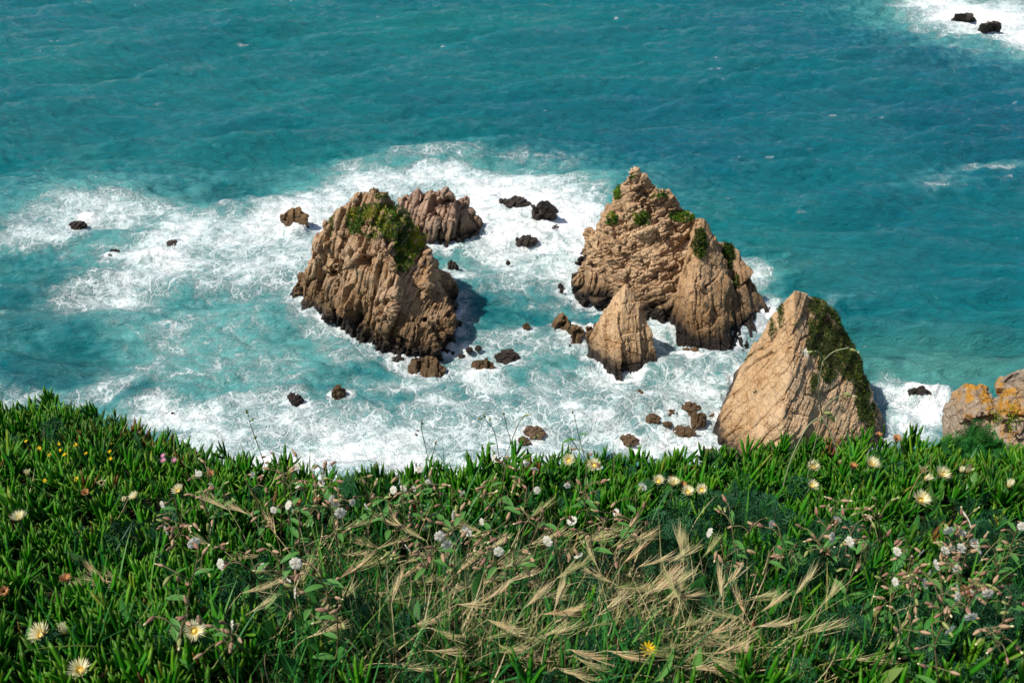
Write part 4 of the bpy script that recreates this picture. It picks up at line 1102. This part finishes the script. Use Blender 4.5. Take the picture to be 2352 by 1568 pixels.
def corolla():
    V = []; Q = []; T = []
    for i in range(5):
        b = i*2*math.pi/5; c_, s_ = math.cos(b), math.sin(b)
        for sd in (-1, 1):
            pts = [(.001, 0, 0), (.005, .0040*sd, .002), (.010, .0080*sd, .0035), (.0150, .0088*sd, .000), (.0172, .0045*sd, -.002), (.0152, 0*sd, .0012)]
            k0 = len(V)
            for (a_, w_, z_) in pts: V.append((a_*c_ - w_*s_, a_*s_ + w_*c_, .028 + z_ + .0004*sd)); T.append(a_/.0185)
            Q += [(k0, k0+1, k0+2, k0+5), (k0+5, k0+2, k0+3, k0+4)]
    n = len(V); return np.array(V), np.array(Q), np.zeros((0, 3), int), {'t': np.array(T), 'rnd': np.tile([.2, .9], n//2)}
cor_me = mk('flower', corolla()); cor_me.materials.append(M_white)
bud_me = mk('flower', (lambda g: (g[0]*np.array([.45, .45, 1]) + np.array([0, 0, .002]), g[1], g[2], g[3]))(lathe([(.0005, .026), (.0055, .028), (.0075, .032), (.005, .036), (.0005, .037)], 6))); bud_me.materials.append(M_pet)
leaf_me = mk('leaf', (LN[0]*.055, LN[1], LN[2], {'t': LN[3], 'rnd': np.full(len(LN[3]), .6)})); leaf_me.materials.append(M_br)
M_stem = leaf_mat('campion_stem', [(0, (0.16, 0.13, 0.06)), (1, (0.10, 0.12, 0.05))], rough=.6, spec=.3)
M_stem2 = leaf_mat('grey_stem', [(0, (0.24, 0.26, 0.14)), (1, (0.24, 0.26, 0.14))], rough=.6, spec=.3)
def aim(o, d, roll=None):
    o.rotation_mode = 'QUATERNION'
    qn = Vector(d).to_track_quat('Z', 'Y')
    o.rotation_quaternion = qn @ Matrix.Rotation(random.uniform(0, 6.28) if roll is None else roll, 3, 'Z').to_quaternion()
def campion(root, top, nb, nopen, kinds=(0, 0, 1, 2), nleaf=3, scale=1.0, stem_mat=None):
    """root, top in world; everything local to the root"""
    rng = random.Random(hash((round(root[0], 3), round(root[1], 3))))
    r = empty('campion_plant', root)
    tp = np.array(top) - np.array(root); hgt = np.linalg.norm(tp)
    side = np.array([rng.gauss(0, .12), rng.gauss(0, .12), 0])*hgt
    main = curve([np.zeros(3), tp*.35 + side, tp*.7 + side*.6, tp], 12)
    parts = [tube(main, np.linspace(.0030, .0018, len(main)), 5)]
    ends = []
    for b in range(nb):
        f = 1.0 if b == 0 else rng.uniform(.45, .98)
        i = min(len(main)-1, int(f*(len(main)-1))); p0 = main[i]
        a = rng.uniform(0, 6.28); L = rng.uniform(.03, .085)*(1 if b else .5)
        d = np.array([math.cos(a), math.sin(a)*.8, rng.uniform(.1, 1.0)]); d /= np.linalg.norm(d)
        p2 = p0 + d*L; p1 = p0 + d*L*.5 + np.array([0, 0, .25*L])
        seg = curve([p0, p1, p2], 6); parts.append(tube(seg, .0016, 4))
        dd = (seg[-1] - seg[-2]); dd /= np.linalg.norm(dd)
        dd = dd*.7 + np.array([rng.gauss(-.15, .35), rng.gauss(-.35, .3), rng.gauss(.1, .35)])
        ends.append((p2, dd))
        if rng.random() < .5:                      # a twin on a short stalk
            q2 = p1 + np.array([rng.gauss(0, .02), rng.gauss(0, .02), rng.uniform(.005, .03)])
            parts.append(tube(curve([p1, (p1+q2)/2, q2], 4), .0014, 4)); ends.append((q2, (q2-p1) + np.array([rng.gauss(0, .02), -.005, 0])))
    g = merge(parts); me = mk('stem', g); me.materials.append(stem_mat or M_stem); obj('stem', me, None, r)
    for k_, (p, d) in enumerate(ends):
        kd_ = rng.choice(kinds); c_ = obj('calyx', CALY[kd_], None, r, p)
        s = rng.uniform(.75, 1.15)*scale; c_.scale = (s, s, s); aim(c_, d)
        if k_ < nopen: obj('flower', cor_me, None, c_)
        elif rng.random() < .22: obj('flower', bud_me, None, c_)
    for k_ in range(nleaf):
        i = rng.randrange(1, len(main)-2); l_ = obj('leaf', leaf_me, None, r, main[i]); a = rng.uniform(0, 6.28)
        s = rng.uniform(.6, 1.3); l_.scale = (s, s, s); aim(l_, (math.cos(a), math.sin(a), rng.uniform(.1, .8)), 0)
    return r
def plant_at(u, v, drop, nb, nopen, **kw):
    g = G(u + random.gauss(0, 18), v + drop)
    t = P(u, v, g[1] - 0.02)
    r = campion(g, t, nb, nopen, **kw)
    tag(r, None, 'campion', 'campions among the cliff-top carpet')
    later(r, 'campion', '%s white flower%s' % (NUM[nopen], '' if nopen == 1 else 's'), u, v)
rs = random.Random(12)
SPOTS = []
def spread(n, u0, u1, v0, v1, minsep=26):
    k_ = 0
    for _ in range(4000):
        if k_ >= n: break
        u, v = rs.uniform(u0, u1), rs.uniform(v0, v1)
        e = np.interp(u, [q_[0] for q_ in EDGE], [q_[1] for q_ in EDGE])
        if v < e - 42: continue
        if all(abs(u-a)/1.4 + abs(v-b) > minsep for a, b in SPOTS): SPOTS.append((u, v)); k_ += 1
spread(28, 640, 1480, 1040, 1190); spread(12, 400, 720, 1090, 1300); spread(12, 900, 1450, 1180, 1260); spread(15, 1870, 2250, 1150, 1290, 28); spread(9, 2150, 2352, 1200, 1400); spread(5, 1600, 1850, 1150, 1330); spread(5, 380, 800, 1300, 1470, 60); spread(6, 2050, 2300, 1300, 1480, 40)
for i, (u, v) in enumerate(SPOTS):
    big = v > 1150 and u > 1700
    plant_at(u, v, rs.uniform(80, 190), rs.choice((3, 4, 5, 6)), rs.choice((0, 0, 0, 1, 1, 1, 2, 2)), scale=0.88 if big else 0.95 if v > 1150 else 0.85,
             kinds=(0, 0, 1, 1, 2) if big else (0, 1, 1, 2) if u < 800 else (0, 1, 1, 2))

# tall stalks against the sea: polylines of the place, at the depth of their root
def stalk(name, Y, stems, heads, label, cat, mat, rad=.0018, twigs=()):
    root = P(*stems[0][0], Y); r = empty(name, root)
    parts = [tube(curve([P(u, v, Y - .03*i) - root for i, (u, v) in enumerate(S)], 14), np.linspace(rad*1.25, rad, len(curve([P(u, v, Y) for u, v in S], 14))), 5) for S in stems]
    me = mk('stem', merge(parts)); me.materials.append(mat); obj('stem', me, None, r)
    for (u, v, dx, dz, kd_, s, op) in heads:
        c_ = obj('calyx', CALY[kd_], None, r, P(u, v, Y - .03) - root); c_.scale = (s, s, s); aim(c_, (dx, -.2, dz))
        if op == 1: obj('flower', cor_me, None, c_)
        if op == 2: obj('flower', bud_me, None, c_)
    for (u, v, dx, dz, s) in twigs:
        l_ = obj('leaf', leaf_me, None, r, P(u, v, Y - .02) - root); l_.scale = (s, s, s); aim(l_, (dx, -.3, dz), 0)
    return tag(r, label, cat)
stalk('campion_plant', 3.05, [[(1845,1160), (1862,1060), (1882,985), (1888,955)], [(1888,955), (1880,890), (1890,830)], [(1890,830), (1915,808), (1950,798)], [(1890,830), (1884,812), (1872,806)], [(1888,955), (1905,925), (1935,905)], [(1888,955), (1858,975), (1832,1020), (1810,1075), (1790,1150)], [(1888,955), (1910,1000), (1925,1050)]],
      [(1952,801,1,-.35,2,1.0,2), (1868,807,-1,-.1,2,1.0,1), (1938,903,1,-.25,2,1.15,2), (1892,948,1,.1,2,1.15,0), (1900,950,1,-.6,2,1.25,2), (1905,955,.7,-.7,2,1.1,0), (1885,960,.3,-1,2,.9,0), (1930,1055,.2,-1,1,.8,0)],
      'tall nodding green-budded campion rising in front of the sharp-ridged stack', 'campion', M_stem2, .0024, [(1800,1110,-.6,.6,1.2), (1845,1120,1,.3,1.4), (1830,1130,-1,.2,1.2)])
stalk('campion_plant', 3.25, [[(1160,1120), (1148,1060), (1135,990), (1112,962)], [(1150,1065), (1172,1020), (1165,985), (1158,955)], [(1172,1020), (1190,975), (1205,953)], [(1150,1065), (1190,1035), (1222,1010)]],
      [(1108,962,-1,.3,2,.75,0), (1116,958,-.6,.8,2,.7,0), (1124,966,.3,.9,2,.7,0), (1157,953,0,1,2,.7,0), (1204,954,1,.3,2,.75,2), (1198,960,.6,.7,2,.65,0), (1224,1008,.5,.8,2,.7,0), (1232,1000,1,.4,2,.65,0)],
      'branching stalk with dark green bud clusters against the sea, centre of the edge', 'campion', M_stem2, .0016, [(1140,1020,-.8,.5,.8)])
stalk('campion_plant', 3.2, [[(1385,1140), (1350,1070), (1332,1010), (1318,950)], [(1350,1070), (1320,1020), (1302,998)]],
      [(1316,950,-.2,1,2,.6,0)], 'slender straight stalk with one small bud, below the gap between stacks', 'campion', M_stem2, .0015, [(1322,1008,-1,.2,1.0), (1330,1000,.6,.7,.7)])
stalk('campion_plant', 3.3, [[(1000,1110), (985,1060), (975,1015), (968,985), (970,960)], [(985,1060), (995,1040), (1000,1020)]],
      [(970,975,-.1,1,0,.7,0), (960,1000,-.6,.7,1,.7,0), (1000,1020,.2,1,0,.75,0), (963,990,-.8,.6,0,.55,0), (985,1055,-.7,.3,0,.6,0)],
      'reddish stalk with small upright seed pods against white foam, below green-capped stack', 'campion', M_stem, .0014)
stalk('campion_plant', 3.4, [[(615,1110), (605,1060), (588,1010), (575,975), (569,945)]],
      [(569,950,-.1,1,2,.95,0), (578,965,.5,.8,2,.7,0), (585,1008,.4,.9,2,.9,0), (600,1050,.8,.3,0,.85,0), (608,1062,1,-.1,0,.9,0), (620,1040,1,.1,0,.8,0)],
      'upright stalk with stacked green pods against the foam, left of centre', 'campion', M_stem2, .0016, [(575,968,.6,.7,.45), (590,1030,.8,.4,.4)])
stalk('campion_plant', 2.75, [[(1090,1290), (1095,1230), (1105,1170), (1112,1135)], [(1095,1230), (1080,1220), (1050,1250)]],
      [(1113,1138,.1,1,1,1.3,0), (1120,1142,.7,.8,2,1.5,2), (1085,1275,.2,1,2,1.1,0), (1030,1280,-1,0,1,1.2,0), (1118,1275,.2,1,2,1.1,0)],
      'thick brown stalk topped by one large upright pod, middle of the front', 'campion', M_stem, .0026)
stalk('campion_plant', 2.5, [[(455,1330), (468,1290), (480,1250), (484,1215)]],
      [(484,1222,0,1,2,1.7,0)], 'single stalk with one large upright green pod in the left front', 'campion', M_stem2, .0026)
stalk('dead_flower_stalk', 3.25, [[(2092,1120), (2080,1070), (2072,1030), (2068,1010)]], [], 'pale bare stem under the withered pinkish flower, right part of edge', 'stem', M_stem, .003)
stalk('dead_twig', 3.2, [[(2100,1090), (2130,1072), (2150,1055), (2165,1040)], [(2130,1072), (2120,1050), (2108,1030)]], [], 'forked pale dead twig left of the bright green bush', 'twig', M_dry, .0026)
stalk('dead_twig', 2.6, [[(2208,1170), (2222,1190), (2232,1215)]], [], 'short white dead twig among the campions at right', 'twig', M_white, .003)
stalk('dead_twig', 2.35, [[(1960,1365), (2010,1358), (2070,1352)]], [], 'thick pale woody twig lying flat in the right front', 'twig', M_dry, .006)
stalk('dry_stalk', 2.8, [[(1630,1290), (1640,1230), (1642,1190)], [(1642,1200), (1648,1230), (1660,1300)]], [(1641,1195,0,1,1,.9,0), (1645,1210,.5,.8,1,.8,0), (1637,1205,-.6,.6,1,.8,0)], 'brown dry seed stalk over the dark feathery herb', 'stalk', M_dry, .0024)
# green seed spikes
for (u, v, h_, lab) in [(1930,1195,40,'small pale green grass spike left of the right campion cluster'), (1912,1215,36,'pale green grass spike leaning left, in the right front'), (1742,1385,45,'pale green knobbly seed spike in the right front'), (1760,1365,40,'upper pale green knobbly seed spike in the right front'), (1705,1390,30,'small pale seed spike beside a knobbly green one'), (2005,985,60,'thin green grass spike against the sharp-ridged stack'), (1957,990,50,'upright green grass spike in front of sharp-ridged stack foot'), (2030,975,60,'tall reddish grass spike at right foot of the sharp-ridged stack'), (2112,990,45,'tiny dark grass spike against the surf beside the lichen outcrop')]:
    g = G(u, v + h_ + 45); t = P(u, v, g[1]); r = empty('seed_spike', g)
    me = mk('stem', tube(curve([np.zeros(3), (t-g)*.5 + np.array([.004, 0, 0]), t-g], 8), .0014, 4)); me.materials.append(M_green); obj('stem', me, None, r)
    parts = []; rr = np.random.default_rng(int(u)); n = 40; L_ = h_/F*3.2*1.1
    ax_ = (t-g)/np.linalg.norm(t-g); tt_ = rr.random(n); a = rr.uniform(0, 6.28, n)
    D = np.stack([np.cos(a)*.7, np.sin(a)*.7, np.ones(n)], 1)
    hd = instance((LN[0]*np.array([1.3, 1, 1]), LN[1], LN[2], LN[3]), frames(D)*.012, (t-g) - ax_*(tt_*L_)[:, None], {'rnd': rr.uniform(.5, .95, n)})
    me = mk('seed_head', hd); me.materials.append(M_br); obj('seed_head', me, None, r)
    tag(r, lab, 'grass spike')

# bright bush by the outcrop
g = G(2225, 1085); r = empty('juniper_bush', g); r.scale = (0.8, 0.8, 1.15); r.location.z += 0.035; rg = np.random.default_rng(4)
n = 420; a = rg.uniform(0, 6.28, n); rad_ = np.sqrt(rg.random(n))
X_, Y_ = rad_*np.cos(a)*.17, rad_*np.sin(a)*.12; Z_ = rg.random(n)*(.14*(1-rad_**2)*(0.55 + .45*np.sin(X_*38 + 1.2)) + .03)
M_bush = leaf_mat('bush_sprig', [(0, (0.015, 0.10, 0.02)), (0.5, (0.03, 0.19, 0.03)), (1, (0.09, 0.27, 0.05))], rough=.5, spec=.3, trans=.15)
me = mk('foliage', fronds(X_, Y_, Z_, rg, (0, .02), (.05, .08), None, .7)); me.materials.append(M_bush); obj('foliage', me, None, r)
me = mk('branch', merge([tube(curve([(0, 0, -.04), (math.cos(b)*.05, math.sin(b)*.04, .03), (math.cos(b)*.11, math.sin(b)*.08, .08)], 6), .003, 5) for b in range(6)])); me.materials.append(M_stem); obj('branch', me, None, r)
tag(r, 'small bright green bushy sprig in front of the lichen outcrop', 'bush')

# tufts of dry barley-like grass, heads blown over to the right
def dry_tuft(u, v, n, L, lean, label, nhead=10):
    g = G(u, v); r = empty('dry_grass_tuft', g); rg = np.random.default_rng(int(u*7+v))
    n = int(n*.6); nhead = max(4, int(nhead*.62)); x, y = rg.normal(0, .08, n), rg.normal(0, .06, n); z = np.zeros(n)
    gb = blades(x, y, z, rg, (L*.6, L*1.1), (.0025, .005), np.clip(rg.normal(.45, .28, n), 0, 1), lean, .55)
    me = mk('blades', gb); me.materials.append(M_dry); obj('blade_mass', me, None, r)['kind'] = 'stuff'
    for h_ in range(nhead):
        p = np.array([rg.normal(0, .08), rg.normal(0, .06), 0]); d = np.array([lean[0] + rg.normal(0, .6), lean[1] + rg.normal(0, .5), 1.0]); d /= np.linalg.norm(d)
        e = p + d*L*rg.uniform(.75, 1.05); d2 = d*np.array([1.3, 1.3, .25]) + np.array([lean[0]*.4, 0, -.15]); d2 /= np.linalg.norm(d2)
        m_ = 26; ts = rg.random(m_); D = d2 + rg.normal(0, .13, (m_, 3))
        hb = instance(RB[0], frames(D)*np.stack([np.full(m_, .0015), rg.uniform(.05, .10, m_), rg.uniform(.05, .10, m_)], 1)[:, None, :], e + d2*(ts*.06)[:, None], {'rnd': np.clip(rg.normal(rg.uniform(.35, .9), .15, m_), 0, 1)})
        st = tube(curve([p, p + (e-p)*.5 + np.array([0, 0, .02]), e], 6), .0011, 4); st[3]['rnd'] = np.full(len(st[0]), .6)
        gm = merge([hb, st]); me = mk('seed_head', gm); me.materials.append(M_dry); obj('seed_head', me, None, r)
    return tag(r, label, 'grass tuft', 'dry grass tufts at the front')
R_ = (.8, .25); Lf = (-1.0, .1)
for (u, v, n, L, ln, nh) in [(740,1340,60,.22,R_,10), (1260,1340,50,.20,R_,12), (960,1470,80,.22,R_,12), (1080,1510,90,.24,R_,16), (1180,1545,80,.22,R_,14), (1400,1470,80,.24,R_,14), (1480,1510,70,.22,R_,14), (1620,1560,80,.22,(.1,.1),8), (1690,1540,70,.2,(.3,.2),8), (860,1560,60,.2,R_,8), (360,1395,20,.16,Lf,6), (620,1330,24,.18,Lf,4), (1330,1400,50,.2,R_,10), (1860,1560,60,.2,(.5,.3),6), (1040,1380,40,.18,R_,8), (1560,1420,40,.2,(-.3,.3),6), (700,1480,40,.2,R_,6), (820,1430,40,.2,R_,7), (1130,1430,40,.2,R_,8), (1300,1560,50,.2,R_,9), (1540,1566,50,.2,R_,8), (1780,1530,40,.2,(.4,.2),6), (990,1340,30,.2,(-.6,.2),5), (1160,1310,30,.2,(-.5,.2),5), (540,1540,30,.18,R_,5), (1420,1390,40,.2,R_,7)]:
    t_ = dry_tuft(u, v, n, L, ln, None, nh); later(t_, 'dry straw grass tuft', 'bent left' if ln is Lf else 'bent right' if ln is R_ else '', u, v)
name_all()
